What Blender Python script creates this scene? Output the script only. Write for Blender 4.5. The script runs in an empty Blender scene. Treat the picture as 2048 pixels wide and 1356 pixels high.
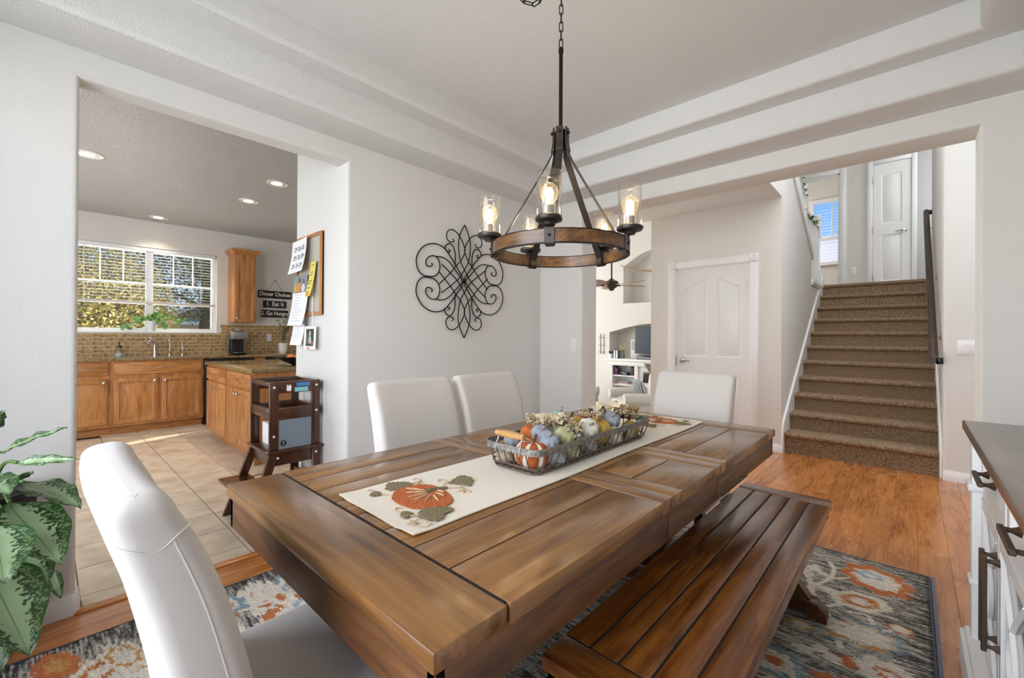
import bpy, bmesh, math, random
import numpy as np
from mathutils import Vector, Matrix
random.seed(7)
PI = math.pi
S = bpy.context.scene
C = S.collection
# ------------------------------------------------------------------ camera
cam = bpy.data.cameras.new('camera'); camo = bpy.data.objects.new('camera', cam); C.objects.link(camo)
cam.sensor_width = 36.0; cam.lens = 865.4 / 2048 * 36; cam.shift_y = -6.6 / 2048
cam.clip_start = 0.02; cam.clip_end = 300
_y, _p, _r = -0.7455, 0.003, 0.0061
Rz = Matrix(((math.cos(_y), -math.sin(_y), 0), (math.sin(_y), math.cos(_y), 0), (0, 0, 1)))
Rx = Matrix(((1, 0, 0), (0, math.cos(_p), math.sin(_p)), (0, -math.sin(_p), math.cos(_p))))
Ry = Matrix(((math.cos(_r), 0, math.sin(_r)), (0, 1, 0), (-math.sin(_r), 0, math.cos(_r))))
RR = Ry @ Rx @ Rz
m = Matrix((RR[0], RR[2], -RR[1])).transposed().to_4x4(); m.translation = (0, 0, 1.2)
camo.matrix_world = m
S.camera = camo
# ------------------------------------------------------------------ world, sun, window and fill light, exposure
S.view_settings.view_transform = 'Standard'; S.view_settings.look = 'None'
S.view_settings.exposure = 0.0; S.view_settings.gamma = 1.0; S.view_settings.use_curve_mapping = False
S.cycles.use_denoising = True
S.cycles.max_bounces = 10; S.cycles.diffuse_bounces = 7; S.cycles.glossy_bounces = 4
S.cycles.transparent_max_bounces = 16; S.cycles.caustics_reflective = False; S.cycles.caustics_refractive = False
S.cycles.sample_clamp_indirect = 6.0
W = bpy.data.worlds.new('sky'); S.world = W; W.use_nodes = True
nt = W.node_tree; nt.nodes.clear()
gt = nt.nodes.new('ShaderNodeTexCoord'); gx = nt.nodes.new('ShaderNodeSeparateXYZ'); gr = nt.nodes.new('ShaderNodeValToRGB')
nt.links.new(gt.outputs['Generated'], gx.inputs[0]); nt.links.new(gx.outputs[2], gr.inputs[0])
gr.color_ramp.elements[0].position = 0.0; gr.color_ramp.elements[0].color = (.66, .82, 1.0, 1)
gr.color_ramp.elements[1].position = .9; gr.color_ramp.elements[1].color = (.07, .22, .68, 1)
ge = gr.color_ramp.elements.new(.22); ge.color = (.22, .50, .96, 1)
bg = nt.nodes.new('ShaderNodeBackground'); bg.inputs[1].default_value = 1.1
wo = nt.nodes.new('ShaderNodeOutputWorld')
nt.links.new(gr.outputs[0], bg.inputs[0]); nt.links.new(bg.outputs[0], wo.inputs[0])
sl = bpy.data.lights.new('sun', 'SUN'); sl.energy = 7.0; sl.angle = 0.01; sl.color = (1, .93, .82)
so = bpy.data.objects.new('sun', sl); C.objects.link(so); so.location = (-20, -20, 20)
so.rotation_euler = Vector((0.30, -0.70, -0.65)).to_track_quat('-Z', 'Y').to_euler()
def area(name, loc, direc, sx, sy, power, col=(1, 1, 1)):
    l = bpy.data.lights.new(name, 'AREA'); l.shape = 'RECTANGLE'; l.size = sx; l.size_y = sy; l.energy = power; l.color = col
    o = bpy.data.objects.new(name, l); C.objects.link(o); o.location = loc
    o.rotation_euler = Vector(direc).to_track_quat('-Z', 'Z').to_euler()
    return o
DAY = (.95, .97, 1.0)
area('daylight_dining_window', (-1.15, -1.75, 1.75), (0, 1, -.03), 3.0, 2.2, 168, DAY)
area('daylight_kitchen_patio_door', (-5.2, -1.95, 1.3), (0, 1, .05), 2.6, 2.1, 62, (.97, .98, 1.0))
area('kitchen_ceiling_fill', (-8.55, .98, .35), (1, 0, .95), 1.9, 1.0, 190, (1, .98, .94))  # added lamp hidden below the sill, brightens the kitchen ceiling near the window
area('daylight_foyer_window', (1.95, 4.4, 4.0), (-1, 0, -.35), 1.2, 1.3, 32, DAY)
area('stairwell_overhead_fill', (.1, 4.9, 5.36), (0, 0, -1), 1.8, 2.4, 100, DAY)  # added overhead fill for foyer floor and stairs; the ceiling has no opening
area('daylight_living_window', (-7.1, 7.0, 1.9), (1, 0, 0), 2.4, 2.6, 100, (1, .99, .97))
area('hall_fill', (-7.1, 4.4, 1.4), (1, 0, 0), 1.3, 2.0, 125, (1, .985, .96))  # added out-of-view fill shining along the hall, no window modelled behind it
area('daylight_upper_hall', (1.5, 8.7, 3.9), (-1, 0, -.1), .8, 1.6, 55, DAY)
area('daylight_bedroom', (-2.9, 10.6, 3.4), (1, 0, 0), 1.2, 1.4, 30, (1, .98, .95))

# ------------------------------------------------------------------ material helpers
def newmat(name):
    mt = bpy.data.materials.new(name); mt.use_nodes = True
    n = mt.node_tree; n.nodes.clear()
    out = n.nodes.new('ShaderNodeOutputMaterial'); b = n.nodes.new('ShaderNodeBsdfPrincipled')
    n.links.new(b.outputs[0], out.inputs[0])
    return mt, n, b
def nd(n, typ, **kw):
    x = n.nodes.new(typ)
    for k, v in kw.items():
        if k.startswith('i_'):
            key = k[2:]; key = int(key) if key.isdigit() else key
            inp = x.inputs[key]
            if hasattr(v, 'is_linked') or isinstance(v, bpy.types.NodeSocket): n.links.new(v, inp)
            else: inp.default_value = v
        else: setattr(x, k, v)
    return x
def srgb(r, g, b):
    f = lambda c: (c / 255 / 12.92) if c / 255 <= .04045 else ((c / 255 + .055) / 1.055) ** 2.4
    return (f(r), f(g), f(b), 1)
def ramp(n, fac, stops):
    r = n.nodes.new('ShaderNodeValToRGB'); n.links.new(fac, r.inputs[0])
    e = r.color_ramp.elements
    while len(e) > 1: e.remove(e[-1])
    e[0].position = stops[0][0]; e[0].color = stops[0][1]
    for p, c in stops[1:]:
        q = e.new(p); q.color = c
    return r.outputs[0]
def mix(n, f, a, b, mode='MIX'):
    x = n.nodes.new('ShaderNodeMix'); x.data_type = 'RGBA'; x.blend_type = mode
    for i, v in ((0, f), (6, a), (7, b)):
        if isinstance(v, bpy.types.NodeSocket): n.links.new(v, x.inputs[i])
        else: x.inputs[i].default_value = v
    return x.outputs[2]
def coords(n, scale, rnd=False, kind='Object'):
    tc = nd(n, 'ShaderNodeTexCoord'); v = tc.outputs[kind]
    if rnd:
        oi = nd(n, 'ShaderNodeObjectInfo')
        sc = nd(n, 'ShaderNodeVectorMath', operation='SCALE', i_0=(13.7, 7.3, 5.1)); n.links.new(oi.outputs['Random'], sc.inputs['Scale'])
        ad = nd(n, 'ShaderNodeVectorMath', operation='ADD', i_0=v); n.links.new(sc.outputs[0], ad.inputs[1]); v = ad.outputs[0]
    mp = nd(n, 'ShaderNodeMapping', i_0=v); mp.inputs['Scale'].default_value = scale
    return mp.outputs[0]
def bump(n, b, h, strength, dist=.01):
    bp = nd(n, 'ShaderNodeBump', i_Height=h); bp.inputs['Strength'].default_value = strength; bp.inputs['Distance'].default_value = dist
    n.links.new(bp.outputs[0], b.inputs['Normal'])
def flat(name, col, rough=.6, metal=0, spec=None, coat=0, emit=None, es=1):
    mt, n, b = newmat(name)
    b.inputs['Base Color'].default_value = col; b.inputs['Roughness'].default_value = rough; b.inputs['Metallic'].default_value = metal
    if spec is not None: b.inputs['Specular IOR Level'].default_value = spec
    b.inputs['Coat Weight'].default_value = coat
    if emit: b.inputs['Emission Color'].default_value = emit; b.inputs['Emission Strength'].default_value = es
    # a faint procedural unevenness of the surface
    v = coords(n, (60, 60, 60)); t = nd(n, 'ShaderNodeTexNoise', i_0=v); t.inputs['Scale'].default_value = 1.0
    n.links.new(mix(n, .06, col, t.outputs[1], 'OVERLAY'), b.inputs['Base Color'])
    return mt
def paint(name, col, scale=75, strength=.35, rough=.75, dist=.006):
    mt, n, b = newmat(name)
    b.inputs['Base Color'].default_value = col; b.inputs['Roughness'].default_value = rough
    b.inputs['Specular IOR Level'].default_value = .3
    v = coords(n, (scale, scale, scale)); t = nd(n, 'ShaderNodeTexNoise', i_0=v)
    t.inputs['Scale'].default_value = 1.0; t.inputs['Detail'].default_value = 3.0; t.inputs['Roughness'].default_value = .5
    h = nd(n, 'ShaderNodeMapRange', i_0=t.outputs[0], i_1=.4, i_2=.62)
    bump(n, b, h.outputs[0], strength, dist)
    return mt
def wood(name, dark, mid, light, axis='y', fine=70, rough=.35, coat=.3, rnd=True, swirl=.6, bmp=.08, spread=.22, spec=.5, lo=.9):
    mt, n, b = newmat(name)
    st = {'x': (.07, 1, 1), 'y': (1, .07, 1), 'z': (1, 1, .07)}[axis]
    v = coords(n, tuple(a * fine for a in st), rnd)
    t = nd(n, 'ShaderNodeTexNoise', i_0=v); t.inputs['Scale'].default_value = 1.0; t.inputs['Detail'].default_value = 5; t.inputs['Distortion'].default_value = swirl
    st2 = tuple(a * 9 if a == 1 else 1.6 for a in st)
    v2 = coords(n, st2, rnd); t2 = nd(n, 'ShaderNodeTexNoise', i_0=v2); t2.inputs['Scale'].default_value = 1.0; t2.inputs['Detail'].default_value = 3; t2.inputs['Distortion'].default_value = 1.2
    w = nd(n, 'ShaderNodeMath', operation='MULTIPLY_ADD', i_0=t.outputs[0], i_1=.5); 
    k = nd(n, 'ShaderNodeMath', operation='MULTIPLY', i_0=t2.outputs[0], i_1=.5); n.links.new(k.outputs[0], w.inputs[2])
    c = ramp(n, w.outputs[0], [(.34, dark), (.5, mid), (.66, light)])
    if rnd:
        oi = nd(n, 'ShaderNodeObjectInfo'); mr = nd(n, 'ShaderNodeMapRange', i_0=oi.outputs['Random'], i_3=1 - spread, i_4=1 + spread * .7)
        cc = nd(n, 'ShaderNodeVectorMath', operation='SCALE', i_0=c); n.links.new(mr.outputs[0], cc.inputs['Scale']); c = cc.outputs[0]
    n.links.new(c, b.inputs['Base Color'])
    b.inputs['Roughness'].default_value = rough; b.inputs['Coat Weight'].default_value = coat; b.inputs['Coat Roughness'].default_value = .24
    b.inputs['Specular IOR Level'].default_value = spec
    bump(n, b, t.outputs[0], bmp, .003)
    return mt
def speckle(name, stops, scale, rough=.3, coat=0, bmp=0, typ='noise', rnd=False):
    mt, n, b = newmat(name)
    v = coords(n, (scale,) * 3, rnd)
    if typ == 'noise':
        t = nd(n, 'ShaderNodeTexNoise', i_0=v); t.inputs['Scale'].default_value = 1.0; t.inputs['Detail'].default_value = 4; f = t.outputs[0]
    else:
        t = nd(n, 'ShaderNodeTexVoronoi', i_0=v); t.inputs['Scale'].default_value = 1.0
        sp = nd(n, 'ShaderNodeSeparateColor', i_0=t.outputs['Color']); f = sp.outputs[0]
    n.links.new(ramp(n, f, stops), b.inputs['Base Color'])
    b.inputs['Roughness'].default_value = rough; b.inputs['Coat Weight'].default_value = coat
    if bmp: bump(n, b, f, bmp, .006)
    return mt
def thinglass(name, tint=(1, 1, 1, 1), rough=.02, seeds=0, glow=0):
    mt = bpy.data.materials.new(name); mt.use_nodes = True
    n = mt.node_tree; n.nodes.clear(); out = n.nodes.new('ShaderNodeOutputMaterial')
    tr = nd(n, 'ShaderNodeBsdfTransparent', i_0=tint); gl = nd(n, 'ShaderNodeBsdfGlossy'); gl.inputs['Roughness'].default_value = rough
    lw = nd(n, 'ShaderNodeLayerWeight'); pw_ = nd(n, 'ShaderNodeMath', operation='POWER', i_0=lw.outputs['Facing'], i_1=4.0)
    fr = nd(n, 'ShaderNodeMapRange', i_0=pw_.outputs[0], i_3=.035, i_4=.85)
    ms = nd(n, 'ShaderNodeMixShader', i_0=fr.outputs[0], i_1=tr.outputs[0], i_2=gl.outputs[0])
    last = ms.outputs[0]
    if seeds:
        v = coords(n, (seeds,) * 3, True); t = nd(n, 'ShaderNodeTexVoronoi', i_0=v); t.inputs['Scale'].default_value = 1.0
        lt = nd(n, 'ShaderNodeMapRange', i_0=t.outputs[0], i_1=.2, i_2=.12, i_3=0., i_4=.55)
        ns = nd(n, 'ShaderNodeTexNoise', i_0=v); ns.inputs['Scale'].default_value = .35
        g2 = nd(n, 'ShaderNodeMath', operation='GREATER_THAN', i_0=ns.outputs[0], i_1=.52)
        mu = nd(n, 'ShaderNodeMath', operation='MULTIPLY', i_0=lt.outputs[0], i_1=g2.outputs[0])
        tl = nd(n, 'ShaderNodeBsdfTranslucent', i_0=(.95, .93, .9, 1))
        last = nd(n, 'ShaderNodeMixShader', i_0=mu.outputs[0], i_1=last, i_2=tl.outputs[0]).outputs[0]
    if glow:
        em = nd(n, 'ShaderNodeEmission', i_0=(1, .78, .48, 1), i_1=float(glow)); last = nd(n, 'ShaderNodeAddShader', i_0=last, i_1=em.outputs[0]).outputs[0]
    n.links.new(last, out.inputs[0])
    return mt

M = {}
M['wall'] = paint('wall_paint', (.715, .705, .675, 1), 230, .2)
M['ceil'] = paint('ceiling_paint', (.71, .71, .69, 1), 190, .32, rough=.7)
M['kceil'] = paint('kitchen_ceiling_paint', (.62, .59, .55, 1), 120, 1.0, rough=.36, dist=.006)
M['white'] = flat('white_trim_paint', (.80, .80, .795, 1), .4)
M['cream'] = paint('cream_wall_paint', (.72, .69, .64, 1), 200, .2)
M['door'] = flat('white_door_paint', (.79, .785, .77, 1), .38)
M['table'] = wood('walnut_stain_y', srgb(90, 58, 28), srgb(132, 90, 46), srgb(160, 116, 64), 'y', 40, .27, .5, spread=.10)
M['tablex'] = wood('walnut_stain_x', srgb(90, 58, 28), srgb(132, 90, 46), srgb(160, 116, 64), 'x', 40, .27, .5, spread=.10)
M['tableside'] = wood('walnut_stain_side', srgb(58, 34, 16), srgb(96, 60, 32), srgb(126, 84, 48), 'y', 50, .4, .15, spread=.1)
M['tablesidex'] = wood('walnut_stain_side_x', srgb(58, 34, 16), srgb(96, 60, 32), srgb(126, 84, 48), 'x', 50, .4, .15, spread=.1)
M['bench'] = wood('dark_walnut_y', srgb(66, 32, 10), srgb(112, 64, 24), srgb(146, 90, 38), 'y', 50, .25, .4, spread=.15)
M['benchx'] = wood('dark_walnut_x', srgb(66, 32, 10), srgb(112, 64, 24), srgb(146, 90, 38), 'x', 50, .25, .4, spread=.15)
M['benchleg'] = wood('dark_walnut_leg', srgb(34, 16, 6), srgb(70, 36, 13), srgb(100, 58, 24), 'z', 60, .35, .2)
M['groove'] = flat('dark_groove', srgb(28, 18, 10), .8)
M['floorwood'] = wood('oak_floor', srgb(136, 76, 30), srgb(178, 112, 56), srgb(198, 134, 76), 'y', 85, .22, .4, spread=.14, swirl=1.0, bmp=.05)
M['oakz'] = wood('honey_oak_z', srgb(140, 86, 40), srgb(178, 120, 66), srgb(196, 142, 90), 'z', 80, .4, .1, spread=.08)
M['oaky'] = wood('honey_oak_y', srgb(140, 86, 40), srgb(178, 120, 66), srgb(196, 142, 90), 'y', 80, .4, .1, spread=.08)
M['oakx'] = wood('honey_oak_x', srgb(140, 86, 40), srgb(178, 120, 66), srgb(196, 142, 90), 'x', 80, .4, .1, spread=.08)
M['tower'] = wood('espresso_paint', srgb(52, 26, 12), srgb(68, 36, 18), srgb(86, 48, 26), 'z', 30, .25, .3, spread=.05)
M['buftop'] = wood('weathered_brown_top', srgb(80, 60, 46), srgb(106, 82, 66), srgb(130, 104, 86), 'y', 60, .28, .6)
M['ring'] = wood('ring_wood', srgb(36, 22, 10), srgb(92, 60, 28), srgb(138, 96, 52), 'x', 34, .38, .2, swirl=1.2)
M['handlewood'] = wood('honey_handle', srgb(142, 98, 52), srgb(184, 138, 84), srgb(206, 164, 108), 'x', 120, .45, .1)
M['tile'] = speckle('beige_floor_tile', [(.3, srgb(178, 160, 138)), (.5, srgb(200, 184, 162)), (.7, srgb(212, 198, 178))], 7, .36, rnd=True)
M['grout'] = flat('grout', srgb(150, 134, 114), .9)
M['granite'] = speckle('brown_granite', [(.25, srgb(40, 30, 20)), (.42, srgb(104, 84, 52)), (.55, srgb(158, 134, 92)), (.68, srgb(120, 98, 66)), (.8, srgb(190, 170, 130))], 70, .14, .5)
M['brick'] = speckle('travertine_brick', [(.3, srgb(124, 94, 56)), (.5, srgb(172, 138, 90)), (.72, srgb(204, 174, 126))], 28, .6, bmp=.3, rnd=True)
M['bgrout'] = flat('backsplash_grout', srgb(222, 206, 172), .9)
M['carpet'] = speckle('brown_carpet', [(.30, srgb(44, 32, 20)), (.43, srgb(104, 82, 58)), (.56, srgb(158, 132, 102)), (.70, srgb(208, 184, 152))], 165, .95, bmp=1.0)
M['iron'] = flat('black_iron', srgb(24, 22, 20), .45, .6)
M['bronze'] = flat('dark_bronze', srgb(62, 56, 52), .42, .7)
M['pewter'] = flat('aged_pewter_pull', srgb(98, 82, 70), .4, .75)
M['chrome'] = flat('brushed_nickel', (.62, .61, .6, 1), .22, 1)
M['black'] = flat('black_plastic', srgb(14, 14, 16), .3)
M['matblack'] = flat('matte_black', srgb(12, 12, 12), .6)
M['glass'] = thinglass('clear_glass')
M['seeded'] = thinglass('seeded_glass', (.97, .96, .94, 1), .03, 330)
M['bulbglass'] = thinglass('bulb_glass', (1, .95, .84, 1), .02, 0, .18)
M['filament'] = flat('glowing_filament', (1, .8, .5, 1), .5, emit=(1, .74, .38, 1), es=45)
M['canlight'] = flat('lit_can_lamp', (1, .9, .75, 1), .5, emit=(1, .86, .66, 1), es=9)
M['canring'] = flat('warm_can_trim', srgb(232, 206, 168), .45)
M['paper'] = flat('white_paper', (.82, .82, .82, 1), .8)
M['ink'] = flat('grey_ink', srgb(96, 92, 110), .8)
M['cork'] = speckle('cork_grey', [(.35, srgb(168, 160, 146)), (.6, srgb(196, 190, 176))], 160, .9, bmp=.3)
M['greyplate'] = flat('grey_board', srgb(120, 132, 142), .5)
def fabric(name, col, sc=420, strength=.35, col2=None):
    mt, n, b = newmat(name)
    v = coords(n, (sc, sc, sc)); w = nd(n, 'ShaderNodeTexVoronoi', i_0=v); w.inputs['Scale'].default_value = .8
    t = nd(n, 'ShaderNodeTexNoise', i_0=v); t.inputs['Scale'].default_value = .9
    c2 = col2 or tuple(a * .88 for a in col[:3]) + (1,)
    n.links.new(mix(n, t.outputs[0], c2, col), b.inputs['Base Color'])
    b.inputs['Roughness'].default_value = .9; b.inputs['Sheen Weight'].default_value = .15; b.inputs['Specular IOR Level'].default_value = .2
    bump(n, b, w.outputs[0], strength, .003)
    return mt
M['linen'] = fabric('ivory_linen', (.68, .645, .61, 1), 1100, .10)
M['piping'] = flat('ivory_welt', (.70, .67, .63, 1), .9)
M['runner'] = fabric('cream_canvas', srgb(240, 231, 214), 700, .2)
M['orangeyarn'] = speckle('orange_yarn', [(.35, srgb(176, 82, 36)), (.65, srgb(222, 128, 72))], 260, .95, bmp=.9)
M['greenyarn'] = speckle('olive_yarn', [(.35, srgb(112, 104, 74)), (.65, srgb(158, 146, 112))], 260, .95, bmp=.9)
M['tanyarn'] = speckle('tan_yarn', [(.35, srgb(190, 162, 124)), (.65, srgb(222, 200, 164))], 260, .95, bmp=.6)

# ------------------------------------------------------------------ mesh helpers
class MB:
    def __init__(s): s.bm = bmesh.new(); s.uv = None
    def v(s, p): return s.bm.verts.new(p)
    def face(s, pts): return s.bm.faces.new([s.v(p) for p in pts])
    def box(s, x0, x1, y0, y1, z0, z1, R=None, c=None):
        q = [(x, y, z) for x in (x0, x1) for y in (y0, y1) for z in (z0, z1)]
        if R is not None:
            cc = Vector(c) if c is not None else Vector(((x0 + x1) / 2, (y0 + y1) / 2, (z0 + z1) / 2))
            q = [R @ (Vector(p) - cc) + cc for p in q]
        a = [s.v(p) for p in q]
        for f in ((0, 1, 3, 2), (4, 6, 7, 5), (0, 4, 5, 1), (2, 3, 7, 6), (0, 2, 6, 4), (1, 5, 7, 3)):
            s.bm.faces.new([a[i] for i in f])
        return s
    def prism(s, poly, axis, a, b):
        def P(u, w, t): return {'x': (t, u, w), 'y': (u, t, w), 'z': (u, w, t)}[axis]
        A = [s.v(P(u, w, a)) for u, w in poly]; B = [s.v(P(u, w, b)) for u, w in poly]
        s.bm.faces.new(A); s.bm.faces.new(B[::-1])
        n = len(poly)
        for i in range(n): s.bm.faces.new((A[i], B[i], B[(i + 1) % n], A[(i + 1) % n]))
        return s
    def tube(s, pts, r, n=8, closed=False, flatn=None):
        pts = [Vector(p) for p in pts]; k = len(pts); rings = []
        rr = r if isinstance(r, (list, tuple)) else [r] * k
        up = None
        for i, p in enumerate(pts):
            if closed: d = pts[(i + 1) % k] - pts[i - 1]
            else: d = pts[min(i + 1, k - 1)] - pts[max(i - 1, 0)]
            d.normalize()
            if up is None:
                up = Vector((0, 0, 1)) if abs(d.z) < .9 else Vector((1, 0, 0))
            sx = d.cross(up)
            if sx.length < 1e-6: sx = d.orthogonal()
            sx.normalize(); up = sx.cross(d).normalized()
            rings.append([s.v(p + (sx * math.cos(2 * PI * j / n) + up * math.sin(2 * PI * j / n)) * rr[i]) for j in range(n)])
        for i in range(k if closed else k - 1):
            A, B = rings[i], rings[(i + 1) % k]
            for j in range(n): s.bm.faces.new((A[j], A[(j + 1) % n], B[(j + 1) % n], B[j]))
        if not closed: s.bm.faces.new(rings[0][::-1]); s.bm.faces.new(rings[-1])
        return s
    def lathe(s, prof, n=24, c=(0, 0, 0), axis='z', lobes=0, la=0.0, sc=(1, 1, 1)):
        c = Vector(c); rings = []
        def P(u, w, t): 
            q = {'z': (u, w, t), 'x': (t, u, w), 'y': (u, t, w)}[axis]
            return c + Vector((q[0] * sc[0], q[1] * sc[1], q[2] * sc[2]))
        for r, z in prof:
            if r < 1e-5: rings.append([s.v(P(0, 0, z))])
            else:
                ring = []
                for j in range(n):
                    a = 2 * PI * j / n; k = 1 - la * (1 - abs(math.sin(lobes * a / 2))) if lobes else 1
                    ring.append(s.v(P(r * k * math.cos(a), r * k * math.sin(a), z)))
                rings.append(ring)
        for A, B in zip(rings, rings[1:]):
            for j in range(n):
                a0, a1 = A[j % len(A)], A[(j + 1) % len(A)]; b0, b1 = B[j % len(B)], B[(j + 1) % len(B)]
                vs = []
                for q in (a0, a1, b1, b0):
                    if q not in vs: vs.append(q)
                if len(vs) > 2: s.bm.faces.new(vs)
        if len(rings[0]) > 1: s.bm.faces.new(rings[0][::-1])
        if len(rings[-1]) > 1: s.bm.faces.new(rings[-1])
        return s
    def cyl(s, c, r, h, axis='z', n=20, r2=None): return s.lathe([(r, 0), (r if r2 is None else r2, h)], n, c, axis)
    def ball(s, c, r, sc=(1, 1, 1), n=16, lobes=0, la=0):
        k = max(6, n // 2); return s.lathe([(r * math.sin(PI * i / k), -r * math.cos(PI * i / k)) for i in range(k + 1)], n, c, 'z', lobes, la, sc)
    def sheet(s, fn, nu, nv, thick=0):
        if s.uv is None: s.uv = s.bm.loops.layers.uv.new('UVMap')
        g = [[s.v(fn(u / nu, w / nv)) for w in range(nv + 1)] for u in range(nu + 1)]
        for i in range(nu):
            for j in range(nv):
                f = s.bm.faces.new((g[i][j], g[i + 1][j], g[i + 1][j + 1], g[i][j + 1]))
                for l, (a, b) in zip(f.loops, ((i, j), (i + 1, j), (i + 1, j + 1), (i, j + 1))): l[s.uv].uv = (a / nu, b / nv)
        return s
    def bevel(s, w, seg=2, edges=None):
        bmesh.ops.remove_doubles(s.bm, verts=s.bm.verts, dist=1e-6)
        e = list(s.bm.edges) if edges is None else [x for x in s.bm.edges if edges(x)]
        bmesh.ops.bevel(s.bm, geom=e, offset=w, segments=seg, affect='EDGES', clamp_overlap=True, profile=.5)
        return s
    def mesh(s, name, mat, smooth=True):
        bmesh.ops.recalc_face_normals(s.bm, faces=s.bm.faces)
        me = bpy.data.meshes.new(name); s.bm.to_mesh(me); s.bm.free()
        if mat: me.materials.append(M[mat] if isinstance(mat, str) else mat)
        if smooth: me.shade_smooth(); me.set_sharp_from_angle(angle=math.radians(38))
        return me
    def obj(s, name, mat, parent=None, loc=None, rot=None, smooth=True, world=True):
        return link(name, s.mesh(name, mat, smooth), parent, loc, rot, world)
def link(name, me, parent=None, loc=None, rot=None, world=True):
    o = bpy.data.objects.new(name, me); C.objects.link(o)
    if loc: o.location = loc
    if rot: o.rotation_euler = rot
    if parent is not None:
        o.parent = parent
        if world:
            pm = parent.get('_w')
            o.matrix_parent_inverse = wmat(parent).inverted()
    return o
def wmat(o):
    mm = Matrix.LocRotScale(o.location, o.rotation_euler, o.scale)
    return wmat(o.parent) @ o.matrix_parent_inverse @ mm if o.parent else mm
def tag(o, label=None, cat=None, group=None, kind=None):
    if label: o['label'] = label
    if cat: o['category'] = cat
    if group: o['group'] = group
    if kind: o['kind'] = kind
    return o
def thing(name, label, cat, loc=(0, 0, 0), rz=0, group=None, kind=None):
    o = bpy.data.objects.new(name, None); C.objects.link(o); o.location = loc; o.rotation_euler = (0, 0, rz); o.empty_display_size = .1
    return tag(o, label, cat, group, kind)
def struct(name, mb, mat, label=None, parent=None, smooth=True):
    o = mb.obj(name, mat, parent, smooth=smooth)
    if parent is None: tag(o, label, None, None, 'structure')
    return o
def bx(name, x0, x1, y0, y1, z0, z1, mat, parent=None, bev=0, seg=2, world=True):
    b = MB().box(x0, x1, y0, y1, z0, z1)
    if bev: b.bevel(bev, seg)
    return b.obj(name, mat, parent, world=world)
def copytree(o, parent=None, label=None, group=None, loc=None, rz=None):
    c = o.copy(); C.objects.link(c)
    if parent is not None: c.parent = parent
    for k in o.children: copytree(k, c)
    if label: c['label'] = label
    if group: c['group'] = group
    if loc is not None: c.location = loc
    if rz is not None: c.rotation_euler = (0, 0, rz)
    return c
def spl(pts, n=6):
    """Catmull-Rom through the points"""
    P = [Vector(p) for p in pts]; out = []
    for i in range(len(P) - 1):
        a, b, c, d = P[max(i - 1, 0)], P[i], P[i + 1], P[min(i + 2, len(P) - 1)]
        for k in range(n):
            t = k / n
            out.append(.5 * ((2 * b) + (c - a) * t + (2 * a - 5 * b + 4 * c - d) * t * t + (3 * b - a - 3 * c + d) * t ** 3))
    out.append(P[-1]); return out
def text(name, s, size, mat, parent, loc, rot, bold=0.0, ext=.0008, align='CENTER', sx=1.0):
    cu = bpy.data.curves.new(name, 'FONT'); cu.body = s; cu.size = size; cu.align_x = align; cu.align_y = 'CENTER'; cu.extrude = ext; cu.offset = bold
    o = bpy.data.objects.new('tmp', cu); C.objects.link(o)
    me = bpy.data.meshes.new_from_object(o.evaluated_get(bpy.context.evaluated_depsgraph_get()))
    bpy.data.objects.remove(o); bpy.data.curves.remove(cu)
    me.name = name; me.materials.clear(); me.materials.append(M[mat])
    ob = link(name, me, None, loc, rot); ob.scale = (sx, 1, 1)
    if parent is not None: ob.parent = parent; ob.matrix_parent_inverse = wmat(parent).inverted()
    return ob
# ================================================================== THE SETTING
def near(a, b, t=1e-4): return abs(a - b) < t
# ---- dining walls -------------------------------------------------------------
XL, YB, XR, YF = -2.64, 3.263, .64, -.55
b = MB().prism([(YF - .12, 0), (.1, 0), (.1, 2.31), (1.31, 2.31), (1.31, 0), (YB + .26, 0), (YB + .26, 2.80), (YF - .12, 2.80)], 'x', XL, XL - .12)
def _e(e):
    p, q = e.verts[0].co, e.verts[1].co
    if not (near(p.x, XL) and near(q.x, XL)): return False
    return (near(p.y, q.y) and (near(p.y, .1) or near(p.y, 1.31))) or (near(p.z, 2.31) and near(q.z, 2.31))
b.bevel(.022, 4, _e)
struct('wall_left', b, 'wall', 'off-white textured dining wall with wide cased opening to the kitchen')
b = MB().prism([(XL, 0), (-2.17, 0), (-2.17, 2.31), (.258, 2.31), (.258, 0), (XR + .12, 0), (XR + .12, 2.80), (XL, 2.80)], 'y', YB, YB + .26)
def _e(e):
    p, q = e.verts[0].co, e.verts[1].co
    if not ((near(p.y, YB) and near(q.y, YB)) or (near(p.y, YB + .26) and near(q.y, YB + .26))): return False
    return (near(p.x, q.x) and (near(p.x, -2.17) or near(p.x, .258))) or (near(p.z, 2.31) and near(q.z, 2.31))
b.bevel(.022, 4, _e)
struct('wall_far', b, 'wall', 'off-white textured wall with wide opening towards the stairs')
struct('wall_right', MB().box(XR, XR + .12, YF - .12, YB, 0, 2.8), 'wall', 'off-white dining wall behind the white buffet')
def holed(axis, c0, c1, u0, u1, z0, z1, hu0, hu1, hz0, hz1):
    b = MB()
    def B(a0, a1, w0, w1):
        if a1 - a0 < 1e-4 or w1 - w0 < 1e-4: return
        if axis == 'x': b.box(c0, c1, a0, a1, w0, w1)
        else: b.box(a0, a1, c0, c1, w0, w1)
    B(u0, hu0, z0, z1); B(hu1, u1, z0, z1); B(hu0, hu1, z0, hz0); B(hu0, hu1, hz1, z1)
    return b
struct('wall_front', holed('y', YF - .12, YF, XL, XR, 0, 2.8, -2.35, .05, .55, 2.35), 'wall', 'dining wall with the front window')
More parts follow.
